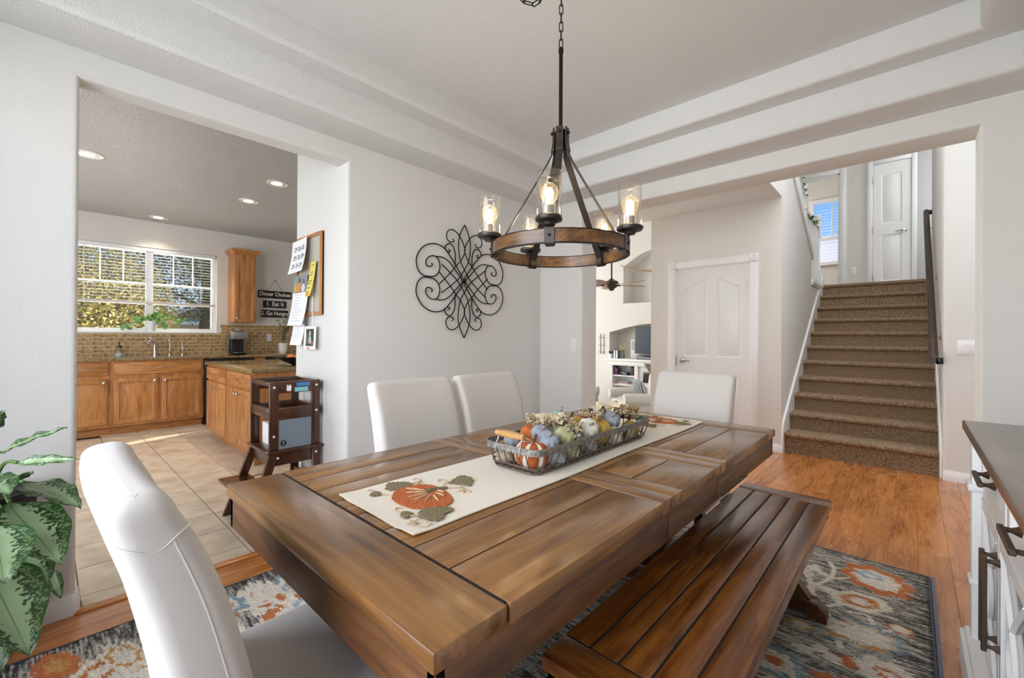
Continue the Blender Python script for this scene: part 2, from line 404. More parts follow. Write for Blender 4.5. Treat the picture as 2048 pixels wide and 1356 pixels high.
# ---- tray ceiling -------------------------------------------------------------
def ring(b, r0, r1):   # connects two rectangles (x0,x1,y0,y1,z)
    def R(r): x0, x1, y0, y1, z = r; return [(x0, y0, z), (x1, y0, z), (x1, y1, z), (x0, y1, z)]
    A, B = R(r0), R(r1)
    for i in range(4): b.face([A[i], A[(i + 1) % 4], B[(i + 1) % 4], B[i]])
t0 = (XL, XR, YF, YB, 2.432); t1 = (-2.37, .37, YF + .27, 3.003, 2.432); t2 = t1[:4] + (2.606,)
t3 = (-2.225, .225, YF + .41, 2.865, 2.606); t4 = t3[:4] + (2.757,)
b = MB(); ring(b, t0, t1); ring(b, t1, t2); ring(b, t2, t3); ring(b, t3, t4)
x0, x1, y0, y1, z = t4; b.face([(x0, y0, z), (x1, y0, z), (x1, y1, z), (x0, y1, z)])
bmesh.ops.remove_doubles(b.bm, verts=b.bm.verts, dist=1e-5)
def _e(e):
    p, q = e.verts[0].co, e.verts[1].co
    if not near(p.z, q.z): return False
    for r in (t1, t3):
        if near(p.z, r[4]) and all((near(k.x, r[0]) or near(k.x, r[1])) and (near(k.y, r[2]) or near(k.y, r[3])) for k in (p, q)): return True
    return False
b.bevel(.03, 4, _e)
struct('ceiling', b, 'ceil', 'white textured tray ceiling stepped in two tiers')
# ---- dining + hall floor ------------------------------------------------------
fl = struct('floor', MB().box(-2.64, 1.9, YF - .1, 5.4, -.05, -.002), flat('floor_joint', srgb(104, 60, 26), .7), 'glossy honey oak plank floor of dining room and hall')
pl = MB().box(-.0625, .0625, -.5, .5, -.012, .0).bevel(.0012, 1).mesh('plank', 'floorwood', False)
rnd = random.Random(3); k = 0; x = .157 - .1265 * 22 + .06325
pw = .1265
while x - .063 < 1.0:
    y = YF - rnd.uniform(.1, .9)
    while y < 5.36:
        L = rnd.choice((.55, .8, .95, 1.1, 1.3)); y1 = min(y + L, 5.36)
        if y1 > -.45 and y1 - y > .05:
            o = link('plank', pl, fl, (x, (y + y1) / 2, 0)); o.scale = (1.0085, (y1 - y) - .0006, 1)
        y = y1
    x += pw
pl2 = MB().box(-.5, .5, -.06, .06, -.012, .0005).bevel(.0012, 1).mesh('plank', wood('oak_floor_x', srgb(128, 68, 20), srgb(172, 100, 38), srgb(196, 124, 56), 'x', 60, .24, .35), False)
struct('trim_1', MB().box(-2.665, -2.615, .1, 1.31, -.002, .009).bevel(.006, 2), 'floorwood', 'oak threshold strip between tile and planks')
# ---- baseboards ---------------------------------------------------------------
def baseb(name, poly_pts, label, h=.085, t=.016):
    """poly_pts: list of (x,y) along the wall face, the board stands on the left-hand side of travel"""
    b = MB(); P = [Vector((p[0], p[1], 0)) for p in poly_pts]
    prof = [(0, 0), (t, 0), (t, h * .72), (t * .55, h * .86), (t * .4, h), (0, h)]
    rows = []
    for i, p in enumerate(P):
        d0 = (P[i] - P[i - 1]).normalized() if i else None; d1 = (P[i + 1] - P[i]).normalized() if i < len(P) - 1 else None
        n0 = Vector((-d0.y, d0.x, 0)) if d0 else None; n1 = Vector((-d1.y, d1.x, 0)) if d1 else None
        if d0 and d1: nn = (n0 + n1); nn = nn / max(nn.dot(n1), .2)
        else: nn = n0 or n1
        rows.append([b.v(p + nn * u + Vector((0, 0, w))) for u, w in prof])
    n = len(prof)
    for A, B in zip(rows, rows[1:]):
        for j in range(n): b.bm.faces.new((A[j], A[(j + 1) % n], B[(j + 1) % n], B[j]))
    b.bm.faces.new(rows[0]); b.bm.faces.new(rows[-1][::-1])
    return struct(name, b, 'white', label)
baseb('baseboard_left', [(XL - .12, .1), (XL - .012, .1), (XL, .088), (XL, YF)], 'white baseboard at the foot of the wall by the plant')
baseb('baseboard_far', [(-2.17, YB + .26), (-2.17, YB), (XL, YB), (XL, 1.31), (XL - .8, 1.31)], 'white baseboard around the room corner behind the dining chairs')
baseb('baseboard_hall', [(1.85, 5.23), (.2, 5.23)], 'white baseboard below the hall light switch')
baseb('baseboard_door', [(-1.006, 5.34), (-1.006, 5.27), (-1.235, 5.27)], 'white baseboard between hall door and stairs')
# ---- hall, foyer and stairwell walls ------------------------------------------
struct('wall_door', holed('y', 5.27, 5.39, -2.449, -1.006, 0, 2.70, -2.135, -1.305, 0, 2.045), 'cream', 'cream hall wall around the white panelled door')
struct('wall_hall_block', MB().box(-2.449, -2.33, 5.39, 7.9, -.4, 2.9), 'wall', 'wall turning from the hall door into the living room')
struct('ceiling_hall', MB().box(-7.3, -1.05, YB + .26, 5.27, 2.701, 2.9), 'ceil', 'white ceiling of the hall in front of the door')
b = MB().prism([(5.39, 0), (8.3, 0), (8.3, 1.985), (7.12, 1.985), (7.12, 2.36), (5.6, 3.25), (5.6, 5.4), (3.52, 5.4), (3.52, 2.70), (5.39, 2.70)], 'x', -1.006, -1.13)
struct('wall_stairs_left', b, 'wall', 'shaded wall along the open side of the stairs')
b = MB().box(.2, 1.9, 5.23, 8.25, 0, 5.4)
b.bevel(.02, 3, lambda e: near(e.verts[0].co.y, 5.23) and near(e.verts[1].co.y, 5.23) and near(e.verts[0].co.x, .2) and near(e.verts[1].co.x, .2))
struct('wall_stairs_right', b, 'wall', 'off-white wall with handrail beside the stairs')
struct('wall_foyer', holed('x', 1.85, 1.97, 3.5, 5.25, 0, 5.4, 3.75, 5.05, 1.9, 4.7), 'wall', 'outer wall of the two-storey foyer')
struct('wall_foyer_upper', MB().box(-1.0, 1.9, 3.4, 3.52, 2.8, 5.4), 'wall', 'upper foyer wall above the dining opening')
struct('wall_foyer_side', MB().box(XR + .12, 1.97, 3.40, 3.52, 0, 2.8), 'wall', 'foyer wall beside the dining room')
struct('wall_landing', holed('y', 9.2, 9.32, -2.4, .06, 2.0, 5.4, -1.45, -.905, 2.0, 4.02), 'cream', 'cream wall at the top of the stairs')
struct('wall_landing_side', MB().box(-2.32, -2.2, 5.6, 9.2, 2.9, 5.4).box(-2.32, -2.2, 7.12, 9.2, 1.9, 2.9), 'cream', 'cream wall behind the upper stair railing')
struct('wall_upper_hall', MB().box(.0, 1.9, 10.4, 10.5, 2.0, 5.4).box(-.06, .06, 9.32, 10.4, 2.0, 5.4).box(1.8, 1.9, 9, 10.4, 2, 5.4), 'wall', 'blue-grey shaded wall of the upper hall')
struct('ceiling_upper', MB().box(-2.5, 2.0, 3.4, 12, 5.4, 5.5), 'ceil', 'ceiling above the stairwell')
struct('wall_bedroom', holed('y', 11.6, 11.72, -3.1, .1, 2.0, 5.4, -1.62, -.55, 2.86, 4.20).box(-3.1, -3.0, 9.3, 11.6, 2, 5.4).box(-.04, .06, 9.4, 11.6, 2, 5.4), 'cream', 'cream bedroom wall with a window seen through the upper doorway')
struct('floor_landing', MB().box(-1.0, 1.9, 7.99, 11.7, 1.8, 2.0).box(-3.1, -1.14, 8.3, 11.7, 1.8, 1.985).box(-2.3, -1.14, 7.12, 8.3, 1.8, 1.985), 'carpet', 'brown carpet of the stair landing')
# ---- stairs: each carpeted step is a piece ------------------------------------
st = thing('stairs', 'brown carpeted staircase with eleven steps', None, (-.4, 5.3, 0), kind='structure')
for n in range(11):
    y = 5.293 + .267 * n; z = .214 + .18 * n; zb = max(0, z - .30)
    r = .026
    nose = [(y + r + r * math.cos(a), z - r + r * math.sin(a)) for a in [PI / 2 + PI * i / 8 for i in range(9)]]
    poly = [(y + .30, z)] + nose + [(y + .033, z - 2 * r - .004), (y + .033, zb), (y + .30, zb)]
    MB().prism(poly, 'x', -.985, .183).obj('step', 'carpet', st)
sk = lambda off: [(5.26, 0), (5.26, .16 + off), (5.30, .25 + off), (8.02, 2.09 + off), (8.3, 2.09 + off), (8.3, 1.9), (5.6, 0)]
struct('trim_2', MB().prism(sk(.07), 'x', -1.006, -.983).bevel(.003, 1), 'white', 'white skirt board climbing the open side of the stairs')
struct('trim_3', MB().prism(sk(.06), 'x', .181, .2).bevel(.003, 1), 'white', 'white skirt board under the handrail side of the stairs')
# sloping stringer trim and landing ledge
b = MB().prism([(7.16, 2.28), (7.16, 2.40), (5.55, 3.34), (5.55, 3.22)], 'x', -1.15, -.985); b.bevel(.008, 2)
struct('trim_4', b, 'white', 'sloping white stringer trim of the upper flight')
b = MB().box(-1.15, -.985, 7.10, 8.3, 1.94, 1.965).box(-1.14, -.975, 7.09, 8.3, 1.965, 2.01).box(-1.13, -.99, 7.10, 8.3, 2.01, 2.03)
struct('trim_5', b, 'white', 'moulded white ledge at the landing edge')
# ---- living room --------------------------------------------------------------
LY = 7.9
b = MB().box(-7.3, -4.565, LY, LY + .4, -.4, 5).box(-4.565, -2.2, LY, LY + .4, -.4, .79)
arch = [(-4.565, .79 + .52)] + [(-4.565 + 1.9 * i / 16, 1.31 + .16 * math.sin(PI * i / 16)) for i in range(1, 16)] + [(-2.665, 1.31)]
b.prism(arch + [(-2.665, 1.886), (-4.565, 1.886)], 'y', LY, LY + .4).box(-2.665, -2.2, LY, LY + .4, .79, 1.886)
b.box(-4.565, -4.257, LY, LY + .4, 1.886, 5).box(-2.9, -2.2, LY, LY + .4, 1.886, 5)
al = [(-4.257, 2.62)] + [(-4.257 + 1.357 * i / 14, 2.62 + .28 * math.sin(PI * i / 14)) for i in range(1, 14)] + [(-2.9, 2.62)]
b.prism(al + [(-2.9, 5), (-4.257, 5)], 'y', LY, LY + .4)
b.box(-4.7, -2.2, LY + .38, LY + .5, 0, 5)
struct('wall_living', b, 'wall', 'white living room wall with an arched niche above the mantel')
struct('wall_living_side', MB().box(-7.42, -7.3, 3.4, 8.4, -.4, 5), 'wall', 'outer living room wall')
struct('wall_living_upper', MB().box(-7.3, -1.13, 5.15, 5.27, 2.9, 5).box(-2.45, -2.33, 5.27, 8.4, 2.9, 5), 'wall', 'upper living room wall above the hall')
struct('wall_living_near', MB().box(-7.3, -2.64, YB + .14, YB + .26, 0, 2.9), 'wall', 'wall between kitchen and living room')
struct('trim_10', MB().box(-7.3, -2.449, 3.52, 5.30, -.36, 0), 'carpet', 'edge of the hall floor stepping down to the living room')
struct('ceiling_living', MB().box(-7.4, -2.2, 5.1, 8.5, 5.0, 5.1), 'ceil', 'high living room ceiling')
struct('floor_living', MB().box(-7.3, -2.3, 3.5, 8.0, -.41, -.36), speckle('beige_carpet', [(.3, srgb(176, 164, 148)), (.7, srgb(206, 196, 182))], 180, .95, bmp=.6), 'pale carpet of the living room')
# ---- kitchen shell ------------------------------------------------------------
KX = -7.58
struct('wall_kitchen', holed('x', KX - .16, KX, -1.75, 3.4, 0, 2.74, .215, 1.745, 1.238, 2.38), 'cream', 'cream kitchen wall around the window with blinds')
struct('wall_partition', MB().box(-3.45, XL - .12, 1.31, YB + .2, 0, 2.74), 'wall', 'off-white wall end carrying the bulletin board')
struct('wall_kitchen_side', holed('y', -1.85, -1.73, KX, XL, 0, 2.74, -6.6, -3.8, .05, 2.4), 'cream', 'kitchen wall with patio door')
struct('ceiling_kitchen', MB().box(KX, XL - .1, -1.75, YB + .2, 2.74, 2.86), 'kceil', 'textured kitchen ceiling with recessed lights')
kf = struct('floor_kitchen', MB().box(KX, -2.66, -1.75, YB + .2, -.05, -.006), 'grout', 'beige square tile floor of the kitchen')
tl = MB().box(-.1645, .1645, -.1645, .1645, -.01, .0).bevel(.0015, 1).mesh('tile', 'tile', False)
for i in range(14):
    for j in range(9):
        x = -3.123 + .335 * (1 - i) + .1675; y = .456 + .335 * (j - 4) + .1675
        if x > -2.64 or x < KX or (j > 6 and i > 6): continue
        x0, x1 = x - .1645, min(x + .1645, -2.667)
        if x1 - x0 < .03: continue
        o = link('tile', tl, kf, ((x0 + x1) / 2, y, 0)); o.scale = ((x1 - x0) / .329, 1, 1)
# edge strip next to the threshold
for j in range(2, 7):
    y = .456 + .335 * (j - 4) + .1675
    o = link('tile', tl, kf, (-2.727, y, 0)); o.scale = (.118 / .329, 1, 1)
# backsplash bricks
bs = struct('trim_6', MB().box(KX, KX + .004, -.2, 2.95, .915, 1.238).box(KX, KX + .004, 1.79, 2.95, 1.238, 1.366), 'bgrout', 'tumbled travertine brick backsplash behind the counter')
bk = MB().box(-.0, .005, -.0485, .0485, -.0215, .0215).bevel(.003, 1).mesh('brick', 'brick', False)
for r in range(9):
    z = .917 + .0225 + .0495 * r; off = .0515 if r % 2 else 0
    for i in range(32):
        y0 = -.2 + off + .103 * i; y1 = y0 + .097
        lo = -.2 if z < 1.22 else 1.79
        y0c, y1c = max(y0, lo), min(y1, 2.9)
        if y1c - y0c < .02 or z + .02 > 1.368: continue
        if z + .022 > 1.238 and y0c < 1.79: continue
        o = link('brick', bk, bs, (KX + .003 + rnd.uniform(-.0008, .0008), (y0c + y1c) / 2, z)); o.scale = (1, (y1c - y0c) / .097, 1)
# ---- doors --------------------------------------------------------------------
def raised(b, x0, x1, z0, z1, y, arch=0, sgn=-1, mirror=False):
    """raised door panel with a moulded sunk border, face towards sgn*y"""
    def outline(i):
        a0, a1, c0, c1 = x0 + i, x1 - i, z0 + i, z1 - i
        if not arch: return [(a0, c0), (a1, c0), (a1, c1), (a0, c1)]
        top = []
        for k in range(9):
            t = k / 8; tt = 1 - t if mirror else t
            top.append((a1 + (a0 - a1) * t, c1 - arch + arch * (.5 - .5 * math.cos(PI * min(1, max(0, (1 - tt) * 1.0))))))
        return [(a0, c0), (a1, c0)] + top
    seq = [(0, .0), (.012, -.008), (.02, -.008), (.045, .002)]
    rows = [[b.v((u, y + sgn * d, w)) for u, w in outline(i)] for i, d in seq]
    for A, B in zip(rows, rows[1:]):
        n = len(A)
        for j in range(n): b.bm.faces.new((A[j], A[(j + 1) % n], B[(j + 1) % n], B[j]))
    b.bm.faces.new(rows[-1])
    return b
def lever(parent, x, y, z, sgn, d):
    b = MB().lathe([(0, 0), (.032, .002), (.03, .010), (.012, .014), (.011, .05), (0, .052)], 20, (x, y, z), 'y', sc=(1, -1, 1))
    b.tube(spl([(x, y - .045, z), (x + d * .04, y - .05, z + .004), (x + d * .11, y - .048, z - .004)], 5), [.009] * 6 + [.008] * 4 + [.006], 8)
    return b.obj('lever_handle', 'chrome', parent)
def slab(parent, x0, x1, z0, z1, yf, yb, panels):
    """door leaf with holes at its panels"""
    xs = sorted({x0, x1} | {p[0] for p in panels} | {p[1] for p in panels}); zs = sorted({z0, z1} | {p[2] for p in panels} | {p[3] for p in panels})
    b = MB()
    for a, c in zip(xs, xs[1:]):
        for e, g in zip(zs, zs[1:]):
            mx, mz = (a + c) / 2, (e + g) / 2
            if any(p[0] < mx < p[1] and p[2] < mz < p[3] for p in panels): continue
            b.face([(a, yf, e), (c, yf, e), (c, yf, g), (a, yf, g)])
    b.face([(x0, yb, z0), (x1, yb, z0), (x1, yb, z1), (x0, yb, z1)])
    for q in ([(x0, yf, z0), (x0, yb, z0), (x0, yb, z1), (x0, yf, z1)], [(x1, yf, z0), (x1, yb, z0), (x1, yb, z1), (x1, yf, z1)], [(x0, yf, z1), (x1, yf, z1), (x1, yb, z1), (x0, yb, z1)]): b.face(q)
    bmesh.ops.remove_doubles(b.bm, verts=b.bm.verts, dist=1e-5)
    return b.obj('door_leaf', 'door', parent)
d1 = thing('door_1', 'white four-panel hall door with arched upper panels and lever handle', None, (-1.72, 5.27, 0), kind='structure')
pn = [(-2.04, -1.77, .98, 1.90, .10, False), (-1.66, -1.40, .98, 1.90, .10, True), (-2.04, -1.77, .16, .78, 0, False), (-1.66, -1.40, .16, .78, 0, False)]
slab(d1, -2.127, -1.313, .01, 2.037, 5.29, 5.325, pn)
for x0, x1, z0, z1, ar, mi in pn:
    b = MB(); raised(b, x0, x1, z0, z1, 5.29, ar, -1, mi)
    if ar:
        top = [(x1 + (x0 - x1) * k / 8, z1 - ar + ar * (.5 - .5 * math.cos(PI * (k / 8 if mi else 1 - k / 8)))) for k in range(9)]
        for (a, c), (e, g) in zip(top, top[1:]): b.face([(a, 5.29, c), (e, 5.29, g), (e, 5.29, z1), (a, 5.29, z1)])
    b.obj('door_panel', 'door', d1)
lever(d1, -2.06, 5.29, .925, -1, 1)
MB().box(-2.135, -2.127, 5.275, 5.30, .86, .99).obj('latch_plate', 'iron', d1)
for z in (.22, 1.02, 1.80): MB().cyl((-1.309, 5.277, z - .045), .007, .09, 'z', 8).obj('hinge', 'chrome', d1)
c1 = thing('trim_7', 'white door casing with corner rosettes around the hall door', None, (-1.72, 5.27, 0), kind='structure')
for n, q in (('casing', (-2.215, -2.135, 0, 2.045)), ('casing', (-1.305, -1.225, 0, 2.045)), ('casing', (-2.135, -1.305, 2.045, 2.125))):
    b = MB().box(q[0], q[1], 5.25, 5.275, q[2], q[3]); b.bevel(.006, 2); b.obj(n, 'white', c1)
for xc in (-2.175, -1.265):
    b = MB().box(xc - .043, xc + .043, 5.244, 5.275, 2.045, 2.131).bevel(.004, 1); r = b.obj('rosette', 'white', c1)
    MB().lathe([(.03, 0), (.03, .006), (.022, .007), (.02, .002), (.012, .002), (.01, .007), (0, .009)], 20, (xc, 5.244, 2.088), 'y', sc=(1, -1, 1)).obj('rosette_boss', 'white', r)
MB().box(-2.135, -2.127, 5.265, 5.38, 0, 2.045).box(-1.313, -1.305, 5.265, 5.38, 0, 2.045).box(-2.135, -1.305, 5.265, 5.38, 2.037, 2.045).obj('jamb', 'white', c1)
# upper landing: narrow closet door and open doorway
d2 = thing('door_2', 'narrow white two-panel closet door at the top of the stairs', None, (-.24, 9.2, 2.0), kind='structure')
pn = [(-.365, -.115, 3.06, 3.86, .04, True), (-.365, -.115, 2.14, 2.88, 0, False)]
slab(d2, -.462, -.012, 2.01, 4.035, 9.185, 9.2, pn)
for x0, x1, z0, z1, ar, mi in pn: raised(MB(), x0, x1, z0, z1, 9.185, 0).obj('door_panel', 'door', d2)
lever(d2, -.085, 9.185, 2.915, -1, -1)
for z in (2.2, 2.98, 3.78): MB().cyl((-.468, 9.175, z - .05), .008, .1, 'z', 8).obj('hinge', 'chrome', d2)
c2 = thing('trim_8', 'white casing around the closet door upstairs', None, (-.24, 9.2, 2.0), kind='structure')
for q in ((-.54, -.47, 2.0, 4.115), (-.005, .055, 2.0, 4.115), (-.47, -.005, 4.045, 4.115)):
    MB().box(q[0], q[1], 9.172, 9.2, q[2], q[3]).bevel(.006, 2).obj('casing', 'white', c2)
c3 = thing('trim_9', 'white casing around the open bedroom doorway upstairs', None, (-1.18, 9.2, 2.0), kind='structure')
for q in ((-1.53, -1.45, 2.0, 4.10), (-.905, -.825, 2.0, 4.10), (-1.45, -.905, 4.02, 4.10)):
    MB().box(q[0], q[1], 9.172, 9.2, q[2], q[3]).bevel(.006, 2).obj('casing', 'white', c3)
MB().box(-.925, -.905, 9.19, 9.33, 2.0, 4.02).box(-1.45, -.905, 9.19, 9.33, 4.0, 4.02).obj('jamb', 'white', c3)
for z in (2.25, 3.0, 3.72): MB().box(-.93, -.924, 9.21, 9.25, z - .05, z + .05).obj('hinge', 'pewter', c3)
# ---- windows ------------------------------------------------------------------
w1 = thing('window_1', 'white-framed kitchen window of two sashes with a white sill', None, (KX - .1, .98, 1.238), kind='structure')
xo = KX - .10
MB().box(xo - .04, xo + .02, .215, .265, 1.29, 2.33).box(xo - .04, xo + .02, 1.695, 1.745, 1.29, 2.33).box(xo - .04, xo + .02, .215, 1.745, 1.238, 1.29).box(xo - .04, xo + .02, .215, 1.745, 2.33, 2.38).box(xo - .035, xo + .025, .94, 1.02, 1.29, 2.33).obj('window_frame', 'white', w1)
for q0, q1 in ((.265, .94), (1.02, 1.695)):
    MB().box(xo - .012, xo - .008, q0, q1, 1.29, 2.33).obj('pane', 'glass', w1)
    for f in (1 / 3, 2 / 3): MB().box(xo - .018, xo - .002, q0 + (q1 - q0) * f - .008, q0 + (q1 - q0) * f + .008, 1.9, 2.33).obj('muntin', 'white', w1)
    MB().box(xo - .018, xo - .002, q0, q1, 1.885, 1.905).obj('muntin', 'white', w1)
MB().box(KX - .10, KX + .03, .20, 1.76, 1.225, 1.24).bevel(.005, 2).obj('window_sill', 'white', w1)
w2 = thing('window_2', 'small bedroom window with white frame and sky beyond', None, (-1.1, 11.6, 2.86), kind='structure')
MB().box(-1.67, -1.60, 11.56, 11.64, 2.80, 4.26).box(-.57, -.5, 11.56, 11.64, 2.80, 4.26).box(-1.6, -.57, 11.56, 11.64, 4.18, 4.26).box(-1.7, -.47, 11.50, 11.64, 2.80, 2.87).box(-1.6, -.57, 11.6, 11.66, 3.36, 3.43).box(-1.29, -1.26, 11.61, 11.65, 3.4, 4.2).obj('window_frame', 'white', w2)
MB().box(-1.6, -.57, 11.65, 11.655, 2.86, 4.2).obj('pane', 'glass', w2)
sb = MB().box(-.525, .525, -.012, .012, -.0012, .0012).mesh('slat', 'white', False)
for i in range(20):
    z = 2.90 + .065 * i; link('slat', sb, w2, (-1.085, 11.57, z), (.35, 0, 0))
w3 = thing('window_3', 'front dining window', None, (-1.15, YF, .55), kind='structure')
MB().box(-2.35, -2.29, YF - .1, YF - .02, .55, 2.35).box(-.01, .05, YF - .1, YF - .02, .55, 2.35).box(-2.35, .05, YF - .1, YF - .02, .55, .6).box(-2.35, .05, YF - .1, YF - .02, 2.3, 2.35).obj('window_frame', 'white', w3)
# ================================================================== DINING ROOM
# ---- rug ----------------------------------------------------------------------
def make_rug():
    x0, x1, y0, y1 = -2.39, .075, -.46, 3.03
    nx, ny = 400, 680
    rg = np.random.default_rng(5)
    xs = np.linspace(x0, x1, nx); ys = np.linspace(y0, y1, ny)
    X, Y = np.meshgrid(xs, ys)
    def sm(a, k, ax):
        ker = np.ones(k) / k
        return np.apply_along_axis(lambda r: np.convolve(r, ker, 'same'), ax, a)
    streak = sm(rg.random((ny, nx)), 9, 1); streak = (streak - streak.mean()) / streak.std()
    big = sm(sm(sm(rg.random((ny, nx)), 45, 1), 30, 0), 20, 0); big = (big - big.mean()) / big.std()
    fine = rg.standard_normal((ny, nx))
    t = np.clip(.53 + .34 * streak + .10 * big + .12 * fine, 0, 1)[..., None]
    dark = np.array([.022, .021, .021]); lightc = np.array([.60, .555, .47])
    col = dark + (lightc - dark) * t ** 1.5
    jit = sm(rg.random((ny, nx)), 13, 1); jit = (jit - jit.mean()) / jit.std()
    rowj = rg.standard_normal((ny, 1)) * .006
    Xj = X + jit * .006 + rowj; Yj = Y + sm(rg.standard_normal((ny, nx)), 7, 1) * .003
    cream = np.array([.70, .64, .54]); orange = np.array([.50, .155, .045]); gold = np.array([.52, .27, .075]); blue = np.array([.21, .31, .38]); sand = np.array([.56, .47, .33])
    def paint_(mask, c, n=.10):
        k = (1 + n * (1.1 * np.clip(streak, -2, 1) + .7 * fine))[..., None]
        col[mask] = (np.broadcast_to(c, col.shape) * k)[mask]
    def vine(pts, w):
        P = np.array([[p.x, p.y] for p in spl([(a, b, 0) for a, b in pts], 8)])
        d = np.full(X.shape, 9.0)
        for a, b in zip(P, P[1:]):
            ab = b - a; q = np.clip(((X - a[0]) * ab[0] + (Y - a[1]) * ab[1]) / (ab @ ab + 1e-12), 0, 1)
            d = np.minimum(d, np.hypot(X - a[0] - q * ab[0], Y - a[1] - q * ab[1]))
        paint_(d < w, cream, .06)
    def leaf(c, L, w, ang):
        u = (Xj - c[0]) * math.cos(ang) + (Yj - c[1]) * math.sin(ang); v = -(Xj - c[0]) * math.sin(ang) + (Yj - c[1]) * math.cos(ang)
        q = np.clip(u / L, 0, 1); paint_((u > 0) & (u < L) & (np.abs(v) < w * np.sin(q * PI) ** .8), cream, .06)
    def flower(c, rx, ry, cols, lob=7, ang=0, la=.2):
        u = (Xj - c[0]) * math.cos(ang) + (Yj - c[1]) * math.sin(ang); v = -(Xj - c[0]) * math.sin(ang) + (Yj - c[1]) * math.cos(ang)
        th = np.arctan2(v / ry, u / rx); r = np.hypot(u / rx, v / ry) / (1 - la * (1 - np.abs(np.sin(lob * th / 2))))
        for rr, cc in cols: paint_(r < rr, cc)
    def flecks(c, rx, ry, cc, thr):
        r = np.hypot((Xj - c[0]) / rx, (Yj - c[1]) / ry); paint_((r < 1) & (r > .35) & (patch > thr), cc)
    patch = sm(sm(rg.random((ny, nx)), 9, 1), 5, 0); patch = (patch - patch.mean()) / patch.std()
    def block(ox, oy, fx=1, fy=1):
        f = lambda x, y: (ox + fx * x, oy + fy * (y - 2.4))
        q = lambda a: (a if fx * fy > 0 else -a)
        vine([f(-.20, 2.10), f(-.246, 2.259), f(-.293, 2.356), f(-.332, 2.414), f(-.358, 2.547), f(-.399, 2.648), f(-.46, 2.72)], .013)
        vine([f(-.343, 2.526), f(-.298, 2.653), f(-.289, 2.764), f(-.316, 2.85)], .010); vine([f(-.29, 2.66), f(-.199, 2.759)], .007)
        vine([f(-.286, 2.324), f(-.274, 2.375), f(-.232, 2.434)], .009); vine([f(-.20, 2.39), f(-.135, 2.41), f(-.104, 2.322), f(-.06, 2.35)], .008)
        for x, y, L, w, a in ((-.33, 2.52, .09, .022, .4), (-.30, 2.66, .07, .018, 2.2), (-.35, 2.62, .10, .026, 2.5), (-.39, 2.66, .12, .03, 1.2), (-.31, 2.40, .07, .018, 3.3), (-.24, 2.28, .08, .02, -.4)):
            p = f(x, y); leaf(p, L, w, math.atan2(fy * math.sin(a), fx * math.cos(a)))
        flower(f(-.125, 2.80), .140, .165, [(1, orange), (.66, cream)], 8, q(.5), .22); flower(f(-.15, 2.83), .055, .04, [(1, blue * 1.3), (.6, cream)], 5)
        flower(f(-.17, 2.52), .12, .085, [(1, cream), (.66, gold), (.55, orange), (.36, cream)], 6, q(.45), .14)
        flower(f(-.15, 2.235), .145, .12, [(1, blue), (.85, sand), (.66, cream)], 9, q(.2), .28); flecks(f(-.15, 2.235), .14, .12, orange, 1.35); flecks(f(-.15, 2.235), .15, .13, gold, 1.7)
        flower(f(-.03, 2.39), .045, .04, [(1, orange), (.75, cream)], 5); flower(f(-.155, 2.025), .05, .04, [(1, orange)], 5, 0, .3)
        flower(f(-.06, 2.04), .10, .09, [(1, cream), (.4, orange), (.2, cream)], 7, 0, .25)
        for x, y in ((-.298, 1.989), (-.255, 2.034), (-.213, 2.0)): flower(f(x, y), .032, .03, [(1, cream)], 5)
        flower(f(-.34, 2.15), .045, .035, [(1, gold), (.7, cream)], 5); flower(f(-.37, 1.84), .11, .09, [(1, blue), (.72, cream), (.3, orange)], 8, 0, .26); flecks(f(-.37, 1.84), .11, .09, gold, 1.4)
    for j in range(4):
        for i in range(6):
            block(-.45 * i - (.0 if i == 0 else .02), 2.40 - 1.02 * j - (.34 if i % 2 else 0), 1 if (i % 3) != 2 else -1, 1)
    for c, rx, ry, cl_ in (((-2.25, .04), .11, .06, [(1, orange), (.5, gold)]), ((-2.14, .21), .13, .06, [(1, cream), (.72, gold), (.55, cream)]), ((-2.21, .557), .10, .07, [(1, blue), (.6, cream), (.3, orange)]), ((-2.26, .70), .09, .045, [(1, cream)]), ((-2.10, .74), .10, .05, [(1, cream), (.4, orange)])): flower(c, rx, ry, cl_, 7, .3, .25)
    brd = (X > x1 - .012) | (X < x0 + .012) | (Y > y1 - .012)
    col[brd] = np.array([.12, .12, .14])
    me = bpy.data.meshes.new('pile')
    n = nx * ny; V = np.zeros((n, 3), np.float32); V[:, 0] = X.ravel(); V[:, 1] = Y.ravel()
    edge = np.minimum(np.minimum(X - x0, x1 - X), np.minimum(Y - y0, y1 - Y)).ravel()
    V[:, 2] = np.where(edge < .004, .001, .010 + rg.random(n) * .0015)
    i = np.arange(nx * ny).reshape(ny, nx); q = np.stack([i[:-1, :-1], i[:-1, 1:], i[1:, 1:], i[1:, :-1]], -1).reshape(-1, 4)
    me.vertices.add(n); me.vertices.foreach_set('co', V.ravel()); me.loops.add(q.size); me.loops.foreach_set('vertex_index', q.ravel().astype(np.int32))
    me.polygons.add(len(q)); me.polygons.foreach_set('loop_start', (np.arange(len(q)) * 4).astype(np.int32)); me.update(calc_edges=True)
    at = me.color_attributes.new('weave', 'FLOAT_COLOR', 'POINT'); cc = np.ones((n, 4), np.float32); cc[:, :3] = np.clip(col.reshape(-1, 3), 0, 1); at.data.foreach_set('color', cc.ravel())
    mt, nn, b = newmat('woven_rug'); a = nd(nn, 'ShaderNodeVertexColor', layer_name='weave')
    v = coords(nn, (90, 520, 1)); ts = nd(nn, 'ShaderNodeTexNoise', i_0=v); ts.inputs['Scale'].default_value = 1.0
    g = ramp(nn, ts.outputs[0], [(.35, (.62, .62, .62, 1)), (.62, (1.15, 1.15, 1.15, 1))])
